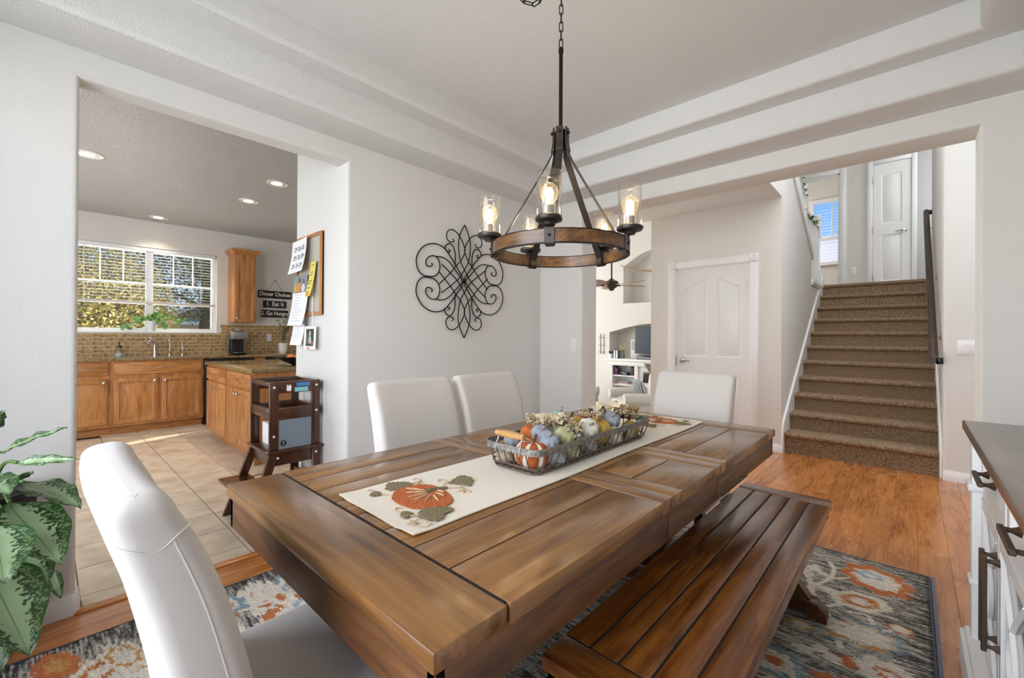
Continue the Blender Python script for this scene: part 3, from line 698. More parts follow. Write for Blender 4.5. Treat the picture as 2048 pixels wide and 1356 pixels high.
    nn.links.new(mix(nn, 1.0, a.outputs[0], g, 'MULTIPLY'), b.inputs['Base Color']); b.inputs['Roughness'].default_value = .95
    bump(nn, b, ts.outputs[0], .5, .004)
    me.materials.append(mt); me.shade_smooth()
    o = link('area_rug', me); tag(o, 'charcoal floral area rug with orange and blue flowers under the dining table', 'rug')
    bo = MB().box(x1, x1 + .012, y0, y1, 0, .010).obj('binding', flat('grey_blue_binding', srgb(104, 108, 122), .9), o)
make_rug()

# ---- dining table -------------------------------------------------------------
TX0, TX1, TZ = -1.492, -.484, .76
tb = thing('dining_table', 'large walnut-stained farmhouse dining table with plank top and runner', 'table', (-.99, 1.395, 0))
def plank(x0, x1, y0, y1, mat, name='plank', z1=TZ, z0=TZ - .036, bev=.0018, par=None):
    g = .0018
    MB().box(-(x1 - x0) / 2 + g, (x1 - x0) / 2 - g, -(y1 - y0) / 2 + g, (y1 - y0) / 2 - g, z0 - z1, 0).bevel(bev, 2).obj(name, mat, par or tb, ((x0 + x1) / 2, (y0 + y1) / 2, z1))
seams = [TX0, -1.356, -1.24, -1.12, -1.0, -.88, -.763, -.643, TX1]
plank(TX0, TX1, .368, .525, 'tablex', 'end_board', bev=.007)
plank(TX0, TX1, 2.27, 2.425, 'tablex', 'end_board', bev=.007)
for a, c in ((1.118, 1.182), (1.182, 1.256), (1.532, 1.600), (1.600, 1.668)): plank(TX0, TX1, a, c, 'tablex', 'cross_board')
for a, c in ((.525, 1.118), (1.256, 1.532), (1.668, 2.27)):
    for s0, s1 in zip(seams, seams[1:]): plank(s0, s1, a, c, 'table')
bx('top_core', TX0 + .012, TX1 - .012, .38, 2.413, TZ - .034, TZ - .0012, 'groove', tb)
AI = .012
for y0, y1 in ((.368 + AI, 1.182), (1.186, 1.596), (1.600, 2.425 - AI)):
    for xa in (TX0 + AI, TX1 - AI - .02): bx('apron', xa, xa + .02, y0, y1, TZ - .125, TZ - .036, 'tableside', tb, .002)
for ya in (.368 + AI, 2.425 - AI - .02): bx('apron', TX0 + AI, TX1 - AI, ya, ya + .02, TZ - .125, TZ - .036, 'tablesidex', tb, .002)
for yc in (.80, 2.02):     # trestles
    bx('trestle_foot', -1.33, -.65, yc - .045, yc + .045, .012, .10, 'benchleg', tb, .012)
    bx('trestle_head', -1.36, -.62, yc - .04, yc + .04, TZ - .16, TZ - .09, 'benchleg', tb, .006)
    for s in (-1, 1):
        b = MB().box(-.04, .04, -.035, .035, -.36, .36); b.bevel(.005, 1)
        b.obj('brace', 'benchleg', tb, (-.99 + s * .155, yc + (.004 * s), .355), (0, s * .40, 0))
    bx('trestle_post', -1.06, -.92, yc - .04, yc + .04, .1, TZ - .16, 'benchleg', tb, .006)
bx('stretcher', -1.03, -.95, .84, 1.98, .26, .36, 'benchleg', tb, .006)
for xa in (-1.30, -.70): bx('extension_rail', xa - .02, xa + .02, .6, 2.2, TZ - .085, TZ - .05, 'benchleg', tb)
# toothed extension gear below the far apron
gz = TZ - .150
bx('gear_rail', -.53, -.518, 1.70, 2.05, gz, gz + .03, 'paper', tb)
tooth = MB().box(-.004, .004, -.005, .005, -.008, .008).mesh('gear_tooth', 'matblack', False)
for i in range(17): link('gear_tooth', tooth, tb, (-.515, 1.715 + i * .02, gz + .012))

# ---- bench --------------------------------------------------------------------
bn = thing('dining_bench', 'dark walnut plank bench with crossed legs beside the dining table', 'bench', (-.455, 1.64, 0))
BX0, BX1, BY0, BY1, BZ = -.643, -.268, .80, 2.485, .452
def bpl(x0, x1, y0, y1, mat, name):
    g = .0020; MB().box(-(x1 - x0) / 2 + g, (x1 - x0) / 2 - g, -(y1 - y0) / 2 + g, (y1 - y0) / 2 - g, -.036, 0).bevel(.004, 2).obj(name, mat, bn, ((x0 + x1) / 2, (y0 + y1) / 2, BZ))
bpl(BX0, BX1, BY0, BY0 + .10, 'benchx', 'end_board'); bpl(BX0, BX1, BY1 - .10, BY1, 'benchx', 'end_board')
bs_ = [BX0, -.568, -.493, -.418, -.343, BX1]
for a, c in zip(bs_, bs_[1:]): bpl(a, c, BY0 + .10, BY1 - .10, 'bench', 'plank')
bx('top_core', BX0 + .012, BX1 - .012, BY0 + .012, BY1 - .012, BZ - .034, BZ - .0016, 'groove', bn)
for xa in (BX0 + .014, BX1 - .034): bx('apron', xa, xa + .02, BY0 + .014, BY1 - .014, BZ - .085, BZ - .034, 'bench', bn)
for ya in (BY0 + .014, BY1 - .034): bx('apron', BX0 + .014, BX1 - .014, ya, ya + .02, BZ - .085, BZ - .034, 'benchx', bn)
for yc in (1.06, 2.24):
    prof = [(BX0 + .0, .012), (BX0 + .02, .085), (BX0 + .045, .10), (BX1 - .045, .10), (BX1 - .02, .085), (BX1 + .0, .012)]
    prof = [(-.655, .012), (-.655, .055), (-.62, .085), (-.52, .10), (-.39, .10), (-.29, .085), (-.255, .055), (-.255, .012), (-.29, .012), (-.34, .03), (-.57, .03), (-.62, .012)]
    MB().prism(prof, 'y', yc - .035, yc + .035).bevel(.004, 1).obj('leg_foot', 'benchleg', bn)
    bx('leg_head', BX0 + .04, BX1 - .04, yc - .035, yc + .035, BZ - .09, BZ - .036, 'benchleg', bn, .004)
    for s in (-1, 1):
        MB().box(-.03, .03, -.028, .028, -.195, .195).bevel(.004, 1).obj('brace', 'benchleg', bn, (-.455 + s * .002, yc + s * .003, .225), (0, s * .68, 0))
bx('stretcher', -.485, -.425, 1.06, 2.24, .19, .26, 'benchleg', bn, .004)

# ---- upholstered chairs -------------------------------------------------------
def make_chair(label):
    t = thing('dining_chair', label, 'chair', group='ivory upholstered dining chairs')
    w = .235
    path = [(q.x, q.y, q.z) for q in spl([(-.192, .42, .050), (-.210, .56, .051), (-.233, .68, .051), (-.262, .80, .049), (-.292, .89, .046), (-.316, .952, .040)], 3)]
    b = MB(); rr = .026
    def ringp(yc, zc, hh, ins, tilt):
        P = []; r = max(rr - ins * .3, .006); ww, h2 = w - ins, hh - ins
        for cx, cy, a0 in ((ww - r, h2 - r, 0), (-(ww - r), h2 - r, PI / 2), (-(ww - r), -(h2 - r), PI), (ww - r, -(h2 - r), 3 * PI / 2)):
            for k in range(5):
                a = a0 + k * PI / 8; P.append((cx + r * math.cos(a), cy + r * math.sin(a)))
        out = []
        for i, (x, y) in enumerate(P): out.append((x, y))
        full = []
        for i, p in enumerate(out):      # extra points along the broad faces keep the shading smooth
            full.append(p); q = out[(i + 1) % len(out)]
            if abs(q[0] - p[0]) > .1:
                for k in range(1, 8): full.append((p[0] + (q[0] - p[0]) * k / 8, p[1] + (q[1] - p[1]) * k / 8))
        return [b.v((x, yc + y + .010 * (x / w) ** 2, zc + y * tilt)) for x, y in full]
    R = [ringp(y, z, h, 0, 0) for y, z, h in path]
    y, z, h = path[-1]
    for k in range(1, 6):
        a = k * PI / 10; R.append(ringp(y - .008 * math.sin(a), z + .030 * math.sin(a), h, .028 * (1 - math.cos(a)), .12 * math.sin(a)))
    n = len(R[0])
    for A, B in zip(R, R[1:]):
        for j in range(n): b.bm.faces.new((A[j], A[(j + 1) % n], B[(j + 1) % n], B[j]))
    b.bm.faces.new(R[0][::-1]); b.bm.faces.new(R[-1])
    bk = b.obj('backrest', 'linen', t, world=False)
    for s in (-1, 1):
        MB().tube([(s * (w - .0006), y + .010 + .016, z) for y, z, h in path[1:-2]], .0016, 6).obj('piping', 'piping', bk, world=False)
        y, z, h = path[-3]
        MB().tube(spl([(s * (w - .010), y + h + .004, z + .016), (s * (w - .0008), y + .030, z + .006), (s * (w - .0008), y + .008, z - .010), (s * (w - .0008), y - .016, z - .002), (s * (w - .010), y - h + .012, z + .006)], 4), .0012, 6).obj('piping', 'piping', bk, world=False)
    MB().box(-w - .005, w + .005, -.20, .235, .36, .475).bevel(.03, 4).obj('seat', 'linen', t, world=False)
    MB().box(-w, w, -.225, .225, .30, .37).bevel(.012, 2).obj('seat_rail', 'linen', t, world=False)
    for sx in (-1, 1):
        for y, dy in ((-.20, -.05), (.20, .0)):
            b = MB()
            c0 = (sx * .205, y, .31); c1 = (sx * .205, y + dy, .012)
            A = [b.v((c0[0] + i * .022, c0[1] + j * .022, c0[2])) for i, j in ((-1, -1), (1, -1), (1, 1), (-1, 1))]
            B = [b.v((c1[0] + i * .015, c1[1] + j * .015, c1[2])) for i, j in ((-1, -1), (1, -1), (1, 1), (-1, 1))]
            b.bm.faces.new(A); b.bm.faces.new(B[::-1])
            for j in range(4): b.bm.faces.new((A[j], B[j], B[(j + 1) % 4], A[(j + 1) % 4]))
            b.obj('leg', 'benchleg', t, world=False)
    return t
ch = make_chair('ivory upholstered chair in the foreground at the near table end')
ch.location = (-.985, .40, 0); ch.rotation_euler = (0, 0, 0)
copytree(ch, None, 'ivory upholstered chair at the long side, nearer the kitchen opening', None, (-1.565, 1.275, 0), -PI / 2)
copytree(ch, None, 'ivory upholstered chair at the long side, nearer the room corner', None, (-1.565, 1.79, 0), -PI / 2)
copytree(ch, None, 'ivory upholstered chair at the far table end before the hall door', None, (-1.005, 2.50, 0), PI)

# ---- table runner with embroidered pumpkins -------------------------------------
rn = thing('table_runner', 'cream table runner embroidered with an orange pumpkin at each end', 'runner', (-.968, 1.446, TZ))
RX0, RX1, RY0, RY1 = -1.144, -.793, .55, 2.34
def rfn(u, v):
    x = RX0 + (RX1 - RX0) * u; y = RY0 + (RY1 - RY0) * v
    e = min(u, 1 - u); z = TZ + .0052 + .0018 * math.sin(y * 9 + 2 * math.sin(x * 11)) * min(1, e * 8) + (.004 * max(0, 1 - v / .03)) * (u < .12 or u > .8)
    x += .004 * math.sin(y * 7.0)
    return (x, y, z)
b = MB().sheet(rfn, 14, 70)
g = bmesh.ops.extrude_face_region(b.bm, geom=list(b.bm.faces)); 
for v in [q for q in g['geom'] if isinstance(q, bmesh.types.BMVert)]: v.co.z -= .003
b.obj('cloth', 'runner', rn)
def embroider(cx, cy, sg):
    """motif offsets are measured from the end centre; sg=-1 turns it round for the far end"""
    zt = TZ + .0078
    def pt(p, z=0): return (cx + sg * p[0], cy + sg * p[1], zt + z)
    def patch(name, poly, mat, h=.0022, rag=0):
        P = [Vector((a, c, 0)) for a, c in poly]; P = spl(P + [P[0]], 5)[:-1]; cc = sum(P, Vector()) / len(P)
        P = [cc + (p - cc) * (1 + rag * math.sin(i * 2.4)) for i, p in enumerate(P)]
        b = MB(); n = len(P); zz = [(1, 0), (.985, h), (.8, h * 1.25)]
        rows = [[b.v(pt((cc + (p - cc) * k)[:2], z)) for p in P] for k, z in zz]
        for A, B in zip(rows, rows[1:]):
            for j in range(n): b.bm.faces.new((A[j], A[(j + 1) % n], B[(j + 1) % n], B[j]))
        b.bm.faces.new(rows[-1])
        return b.obj(name, mat, rn)
    pk = patch('embroidered_pumpkin', [(-.044, .079), (-.08, .107), (-.094, .141), (-.086, .188), (-.057, .216), (-.002, .219), (.069, .195), (.096, .164), (.09, .134), (.074, .103), (.046, .08), (.002, .073)], 'orangeyarn')
    for a, c in (((-.078, .147), (-.030, .173)), ((-.049, .128), (-.018, .167)), ((-.016, .115), (-.005, .164)), ((.011, .115), (.006, .161)), ((.035, .131), (.016, .162)), ((.062, .153), (.019, .169)), ((.041, .187), (.009, .183)), ((.021, .203), (-.004, .198))):
        MB().tube([pt(a, .0035), pt(((a[0] + c[0]) / 2, (a[1] + c[1]) / 2), .004), pt(c, .0035)], [.0022, .0032, .0018], 6).obj('stitched_rib', 'tanyarn', pk)
    MB().tube([pt((-.012, .165), .004), pt((-.014, .186), .004), pt((-.010, .208), .004), pt((-.003, .235), .002)], [.008, .0065, .005, .003], 8).obj('stitched_stem', 'greenyarn', pk)
    for poly in ([(-.12, .106), (-.16, .138), (-.15, .159), (-.13, .182), (-.098, .184), (-.088, .148), (-.09, .12)], [(-.032, .261), (-.053, .306), (-.057, .337), (-.013, .338), (.03, .293), (.006, .283)], [(.105, .06), (.073, .088), (.079, .116), (.107, .15), (.132, .143), (.134, .116), (.151, .098), (.151, .077)],
                 [(-.11, .052), (-.126, .072), (-.112, .085), (-.088, .073), (-.098, .055)], [(.064, .036), (.05, .052), (.064, .064), (.079, .063), (.088, .037)]):
        patch('embroidered_leaf', poly, 'greenyarn', .002, .10)
    for c in ((-.102, .205), (.119, .036), (.046, .251)):
        patch('embroidered_blossom', [(c[0] + (.018 if i % 2 else .007) * math.cos(i * PI / 5), c[1] + (.018 if i % 2 else .007) * math.sin(i * PI / 5)) for i in range(10)], 'tanyarn', .0015)
    for pts in ([(-.003, .235), (-.03, .24), (-.045, .27), (-.07, .272), (-.075, .255), (-.06, .25)], [(.0, .24), (.02, .262), (.01, .275), (.03, .262), (.046, .251)], [(-.10, .06), (-.085, .085), (-.06, .09), (-.05, .085)], [(-.09, .19), (-.11, .215), (-.13, .225), (-.135, .21)],
                [(.08, .045), (.092, .06), (.1, .075)], [(.119, .036), (.14, .03), (.16, .045), (.155, .062), (.143, .055)], [(.06, .05), (.03, .045), (.02, .055), (.03, .065)], [(.046, .251), (.06, .262), (.07, .255)], [(-.12, .07), (-.14, .08), (-.145, .065)]):
        MB().tube(spl([pt(p, .001) for p in pts], 5), .0015, 5).obj('embroidered_tendril', 'tanyarn', rn)
embroider(-.9685, .55, 1); embroider(-.9685, 2.34, -1)

# ---- wire basket with pumpkins ------------------------------------------------
BK = dict(x0=-1.045, x1=-.852, y0=1.035, y1=1.775, z=TZ + .0075)
M['galv'] = speckle('galvanised_steel', [(.3, srgb(110, 108, 102)), (.55, srgb(150, 150, 146)), (.75, srgb(176, 176, 170))], 90, .5)
M['galv'].node_tree.nodes['Principled BSDF'].inputs['Metallic'].default_value = .55
M['wire'] = flat('rusty_grey_wire', srgb(104, 94, 84), .5, .5)
bq = thing('wire_basket', 'long galvanised wire basket with wooden handles on the runner', 'basket', (-.948, 1.405, BK['z']))
def rrect(x0, x1, y0, y1, z, r, n=5):
    P = []
    for cx, cy, a in ((x1 - r, y1 - r, 0), (x0 + r, y1 - r, PI / 2), (x0 + r, y0 + r, PI), (x1 - r, y0 + r, 3 * PI / 2)):
        P += [(cx + r * math.cos(a + i * PI / 2 / n), cy + r * math.sin(a + i * PI / 2 / n), z) for i in range(n + 1)]
    return P
fl_ = .026  # flare of the rim
hz = BK['z'] + .066
top = rrect(BK['x0'] - fl_, BK['x1'] + fl_, BK['y0'] - fl_, BK['y1'] + fl_, hz, .045)
top2 = [(p[0], p[1], hz + .021) for p in top]; ti = rrect(BK['x0'] - fl_ + .003, BK['x1'] + fl_ - .003, BK['y0'] - fl_ + .003, BK['y1'] + fl_ - .003, hz, .043)
b = MB(); n = len(top); rows = [[b.v(p) for p in q] for q in (top, top2, [(p[0], p[1], hz + .021) for p in ti], ti)]
for A, B in zip(rows, rows[1:] + rows[:1]):
    for j in range(n): b.bm.faces.new((A[j], A[(j + 1) % n], B[(j + 1) % n], B[j]))
b.obj('rim_band', 'galv', bq)
for zf in (.30, .02):
    f = fl_ * zf; MB().tube(rrect(BK['x0'] - f, BK['x1'] + f, BK['y0'] - f, BK['y1'] + f, BK['z'] + .003 + .06 * zf, .038), .0026, 6, True).obj('hoop_wire', 'wire', bq)
def rib(p0, dirn, across):
    pts = [(p0[0] + dirn[0] * fl_, p0[1] + dirn[1] * fl_, hz + .004), (p0[0] + dirn[0] * fl_ * .55, p0[1] + dirn[1] * fl_ * .55, BK['z'] + .035), (p0[0] + dirn[0] * fl_ * .1, p0[1] + dirn[1] * fl_ * .1, BK['z'] + .010), (p0[0] - dirn[0] * .02, p0[1] - dirn[1] * .02, BK['z'] + .003)]
    pts2 = [(p[0] - dirn[0] * across if i else 0, 0, 0) for i, p in enumerate(pts)]
    return pts
for i in range(21):
    y = BK['y0'] + .02 + i * (BK['y1'] - BK['y0'] - .04) / 20
    L = rib((BK['x0'], y), (-1, 0), 0); Rr = rib((BK['x1'], y), (1, 0), 0)
    MB().tube(L + Rr[::-1], .0022, 6).obj('rib_wire', 'wire', bq)
for i in range(6):
    x = BK['x0'] + .02 + i * (BK['x1'] - BK['x0'] - .04) / 5
    L = rib((x, BK['y0']), (0, -1), 0); Rr = rib((x, BK['y1']), (0, 1), 0)
    MB().tube(L + Rr[::-1], .0022, 6).obj('rib_wire', 'wire', bq)
for ye, s in ((BK['y0'] - fl_, -1), (BK['y1'] + fl_, 1)):
    zc = hz + .052; xm = (BK['x0'] + BK['x1']) / 2; yy = ye - s * .012
    h = MB().lathe([(0, -.062), (.009, -.060), (.0105, -.05), (.008, -.044), (.0105, -.038), (.0125, 0), (.0105, .038), (.008, .044), (.0105, .05), (.009, .060), (0, .062)], 16, (xm, yy, zc), 'x').obj('handle_grip', 'handlewood', bq)
    for sx in (-1, 1):
        MB().tube(spl([(xm + sx * .048, yy, zc + .011), (xm + sx * .05, yy, zc - .01), (xm + sx * .052, ye, hz + .012), (xm + sx * .052, ye + s * .002, hz - .006)], 4), .0035, 6).obj('handle_bracket', 'galv', h)
# pumpkins and gourds lying in the basket
def pmat(name, c, c2=None, stripes=0):
    mt, nn, bb = newmat(name); v = coords(nn, (260,) * 3); t = nd(nn, 'ShaderNodeTexNoise', i_0=v); t.inputs['Scale'].default_value = 1.0
    base = mix(nn, t.outputs[0], tuple(a * .8 for a in c[:3]) + (1,), c)
    if stripes:
        tc = nd(nn, 'ShaderNodeTexCoord'); sx = nd(nn, 'ShaderNodeSeparateXYZ', i_0=tc.outputs['Object'])
        at2 = nd(nn, 'ShaderNodeMath', operation='ARCTAN2', i_0=sx.outputs[1], i_1=sx.outputs[0]); mu = nd(nn, 'ShaderNodeMath', operation='MULTIPLY', i_0=at2.outputs[0], i_1=float(stripes)); si = nd(nn, 'ShaderNodeMath', operation='SINE', i_0=mu.outputs[0])
        gt = nd(nn, 'ShaderNodeMath', operation='GREATER_THAN', i_0=si.outputs[0], i_1=.62); base = mix(nn, gt.outputs[0], base, c2)
    nn.links.new(base, bb.inputs['Base Color']); bb.inputs['Roughness'].default_value = .9; bump(nn, bb, t.outputs[0], .4, .002); return mt
PM = dict(orange=pmat('burnt_orange_cloth', srgb(196, 108, 48)), stripe=pmat('striped_orange_cloth', srgb(186, 92, 48), srgb(236, 228, 214), 7), blue=pmat('dusty_blue_knit', srgb(160, 167, 178)), green=pmat('sage_green_cloth', srgb(188, 190, 142)),
          white=pmat('white_cloth', srgb(228, 224, 212)), gold=pmat('mustard_cloth', srgb(204, 166, 82)), taupe=pmat('taupe_cloth', srgb(176, 158, 138)), teal=pmat('pale_teal_cloth', srgb(150, 186, 184)), cream=pmat('cream_stripe_cloth', srgb(216, 200, 172), srgb(240, 236, 226), 8), rust=pmat('rust_cloth', srgb(176, 92, 56)))
stemM = flat('twig_brown', srgb(110, 84, 56), .9); stemG = flat('grey_stem', srgb(150, 142, 128), .9)
def pumpkin(label, mat, x, y, z, r, flatn=.78, tilt=(0, 0, 0), lob=9):
    t = thing('fabric_pumpkin', label, 'pumpkin', (x, y, z), group='fabric pumpkins in the wire basket'); t.rotation_euler = tilt
    k = 12; prof = [(r * math.sin(PI * i / k) ** .85, -r * flatn * math.cos(PI * i / k) * (1 - .25 * max(0, math.cos(PI * i / k) ** 8))) for i in range(k + 1)]
    prof[0] = (0, prof[0][1]); prof[-1] = (0, prof[-1][1])
    MB().lathe(prof, 36, (0, 0, 0), 'z', lob, .13).obj('body', PM[mat], t, world=False)
    MB().tube(spl([(0, 0, r * flatn * .6), (.002, 0, r * flatn * .95), (.008, .003, r * flatn * 1.25)], 4), [.008, .007, .006, .006, .005, .005, .005, .005, .006][:9], 8).obj('stem', stemM if mat in ('orange', 'stripe', 'gold', 'rust') else stemG, t, world=False)
b0 = BK['z'] + .006
q = [('large orange and white striped pumpkin filling the near basket corner', 'stripe', -.915, 1.095, b0 + .046, .062, .82, (.12, .12, .3)),
 ('dusty blue pumpkin on top of the near basket corner', 'blue', -.885, 1.14, b0 + .082, .038, .8, (.3, .4, 0)),
 ('taupe pumpkin low behind the near wires beside the striped one', 'taupe', -1.01, 1.07, b0 + .03, .036, .85, (.8, 0, 0)),
 ('blue pumpkin under the near wooden handle', 'blue', -1.005, 1.10, b0 + .074, .034, .75, (.2, 0, 0)),
 ('burnt orange pumpkin at the back of the near half', 'orange', -1.0, 1.19, b0 + .078, .042, .8, (0, .3, 0)),
 ('pale blue pumpkin next to the burnt orange one', 'blue', -.955, 1.185, b0 + .088, .036, .85, (.2, .5, 0)),
 ('small blue pumpkin low behind the long front wires near the corner', 'blue', -.868, 1.16, b0 + .034, .036, .85, (.4, .9, 0)),
 ('sage green ribbed pumpkin on top in front', 'green', -.888, 1.235, b0 + .082, .038, .8, (.15, .55, 0)),
 ('sage green pumpkin low behind the long front wires', 'green', -.872, 1.245, b0 + .034, .036, .9, (.2, 1.1, 0)),
 ('white pumpkin lying on top near the middle of the front', 'white', -.888, 1.385, b0 + .088, .042, .7, (.4, .7, 0)),
 ('blue pumpkin low behind the front wires at the middle', 'blue', -.872, 1.36, b0 + .032, .034, .9, (.2, 1.0, 0)),
 ('large mustard pumpkin beyond the white one', 'gold', -.905, 1.475, b0 + .064, .058, .85, (.1, .25, 0)),
 ('mustard pumpkin behind the corn husk bow', 'gold', -.985, 1.42, b0 + .084, .046, .8, (0, -.1, 0)),
 ('taupe striped pumpkin at the back below the near husk bow', 'cream', -.995, 1.30, b0 + .09, .042, .8, (0, .1, 0)),
 ('white pumpkin low behind the far front wires', 'white', -.872, 1.545, b0 + .036, .038, .9, (.1, 1.0, 0)),
 ('dusty blue pumpkin on top of the far half', 'blue', -.895, 1.565, b0 + .092, .036, .85, (.3, .5, 0)),
 ('speckled pale blue pumpkin beside the far blue one', 'blue', -.915, 1.61, b0 + .094, .034, .85, (-.2, .4, 0)),
 ('big white pumpkin below the far wooden handle', 'white', -1.01, 1.64, b0 + .092, .048, .78, (.2, 0, 0)),
 ('mustard yellow pumpkin near the far end', 'gold', -.95, 1.66, b0 + .07, .04, .8, (.1, .3, 0)),
 ('rust red pumpkin at the back of the far half', 'rust', -1.0, 1.53, b0 + .08, .036, .8, (.2, .2, 0)),
 ('pale teal pumpkin standing upright at the back', 'teal', -1.005, 1.365, b0 + .112, .03, 1.2, (.1, .1, 0)),
 ('green pumpkin low behind the far front wires', 'green', -.872, 1.655, b0 + .034, .034, .9, (.1, 1.0, 0)),
 ('mustard pumpkin low in the far basket corner', 'gold', -.89, 1.72, b0 + .036, .036, .9, (.1, .8, 0))]
for a in q: pumpkin(*a)
# dried flower sprigs, husk bows, green filler
def sprig(label, c, mat, n, sp, h, seed, leafsz=.006, name='dried_sprig', cat='dried flowers'):
    r = random.Random(seed); t = thing(name, label, cat, c)
    b = MB(); d = MB()
    for i in range(n):
        a = r.uniform(0, 2 * PI); k = r.uniform(.3, 1); e = Vector((math.cos(a) * sp * k, math.sin(a) * sp * k, h * r.uniform(.4, 1)))
        mid = e * .5 + Vector((0, 0, h * .15)); d.tube([(0, 0, 0), mid, e], .0009, 4)
        for f in (.45, .6, .75, .88, 1):
            p = (mid * (1 - (f - .5) * 2) + e * ((f - .5) * 2)) if f > .5 else mid * f * 2
            for s in range(2):
                b.ball(p + Vector((r.uniform(-1, 1), r.uniform(-1, 1), r.uniform(-1, 1))) * .007, leafsz * r.uniform(.4, .8), (1, 1, .8), 6)
    d.obj('twigs', stemM, t, world=False); o = b.obj('florets', mat, t, world=False); o['kind'] = 'stuff'
dry = speckle('dried_floret', [(.35, srgb(168, 146, 112)), (.65, srgb(216, 198, 166))], 200, .95); grn = speckle('green_floret', [(.35, srgb(70, 100, 62)), (.65, srgb(140, 160, 116))], 200, .9)
darkM = speckle('dark_cone', [(.35, srgb(58, 34, 24)), (.65, srgb(116, 78, 54))], 200, .9)
sprig('beige dried flower sprig rising behind the near pumpkins', (-.99, 1.235, b0 + .085), dry, 26, .06, .06, 1)
sprig('pale dried sprig between green and white pumpkins', (-.905, 1.305, b0 + .075), dry, 22, .05, .04, 2)
sprig('green leafy filler beside the white pumpkin', (-.92, 1.335, b0 + .07), grn, 20, .05, .04, 3, .008)
sprig('beige dried sprig next to the near husk bow', (-.945, 1.315, b0 + .09), dry, 22, .05, .045, 4)
sprig('dried sprig with pods in the middle of the basket', (-.945, 1.50, b0 + .10), dry, 24, .055, .04, 5)
sprig('yellowish dried flower bunch at the far front edge', (-.905, 1.68, b0 + .08), dry, 34, .06, .055, 6)
sprig('green filler low behind the front wires', (-.885, 1.30, b0 + .015), grn, 16, .04, .05, 7, .009)
sprig('dark filler low behind the far front wires', (-.88, 1.60, b0 + .01), darkM, 16, .04, .04, 8, .008)
sprig('dried flower bunch hanging over the far basket end', (-.915, 1.755, b0 + .06), dry, 24, .05, .05, 9)
pc = thing('pine_cone', 'dark brown pine cone between the mustard pumpkins', 'pine cone', (-.965, 1.52, b0 + .105))
b = MB()
for i in range(60):
    a = i * 2.4; f = i / 60; rr = .022 * math.sin(PI * (.12 + .8 * f)); b.ball((rr * math.cos(a), rr * math.sin(a), (f - .5) * .06), .006, (1, 1, .6), 6)
b.obj('scales', darkM, pc, world=False)
husk = fabric('corn_husk', srgb(222, 206, 172), 300, .3)
def huskbow(label, c, seed):
    r = random.Random(seed); t = thing('husk_bow', label, 'husk bow', c, group='corn husk bows in the basket')
    for i in range(11):
        a = 2 * PI * i / 11 + r.uniform(-.2, .2); L = r.uniform(.05, .085); up = r.uniform(.2, .8); w = r.uniform(.012, .02)
        def fn(u, v, a=a, L=L, up=up, w=w):
            s = v * L; ww = w * (.35 + 1.1 * math.sin(PI * min(1, v * .85 + .08))) * (u - .5) * 2
            return (math.cos(a) * s * .85 - math.sin(a) * ww, math.sin(a) * s * .85 + math.cos(a) * ww, s * up - 1.5 * v * v * L * .3 + .008 * math.cos((u - .5) * 5))
        MB().sheet(fn, 4, 7).obj('husk_leaf', husk, t, world=False)
    MB().ball((0, 0, .006), .012, (1, 1, .8), 10).obj('knot', husk, t, world=False)
huskbow('ivory corn husk bow over the near half of the basket', (-.985, 1.29, b0 + .118), 3)
huskbow('ivory corn husk bow at the far end by the handle', (-.955, 1.635, b0 + .125), 5)

# ---- buffet -------------------------------------------------------------------
bf = thing('buffet', 'white panelled buffet with weathered brown top along the right wall', 'sideboard', (.4, 1.5, 0))
FX = .186; Y1, Y0 = 2.29, .62
bx('top', .140, XR - .004, Y0 - .03, Y1 + .045, .868, .9, 'buftop', bf, .004)
bx('top_moulding', .150, XR - .004, Y0 - .015, Y1 + .03, .845, .868, 'handlewood', bf, .004)
bx('carcass', FX + .012, XR - .006, Y0, Y1 - .01, .0, .845, 'white', bf)
bx('post', .158, FX + .05, Y1 - .055, Y1 + .008, .0, .845, 'white', bf, .004)
bx('post_band', .148, FX + .06, Y1 - .066, Y1 + .022, .665, .69, 'white', bf, .004)
bx('post_band', .152, FX + .055, Y1 - .06, Y1 + .016, .335, .35, 'white', bf, .003)
b = MB().prism([(Y1 + .008, .84), (Y1 + .03, .82), (Y1 + .04, .78), (Y1 + .03, .73), (Y1 + .008, .69)], 'x', .162, FX + .045); b.bevel(.004, 2); b.obj('corbel', 'white', bf)
b = MB().prism([(Y1 + .008, .36), (Y1 + .05, .335), (Y1 + .03, .28), (Y1 + .008, .22)], 'x', .162, FX + .04); b.bevel(.003, 2); b.obj('corbel', 'white', bf)
bx('plinth', .134, XR - .006, Y0 - .02, Y1 + .05, .0, .125, 'white', bf, .006)
bx('plinth_moulding', .146, XR - .006, Y0 - .012, Y1 + .035, .125, .145, 'white', bf, .006)
bx('face_rail', FX - .002, FX + .014, Y0, Y1 - .055, .658, .697, 'white', bf); bx('face_rail', FX - .002, FX + .014, Y0, Y1 - .055, .838, .845, 'white', bf)
for ya in (1.668, 1.118): bx('face_stile', FX - .003, FX + .014, ya, ya + .029, .697, .838, 'white', bf)
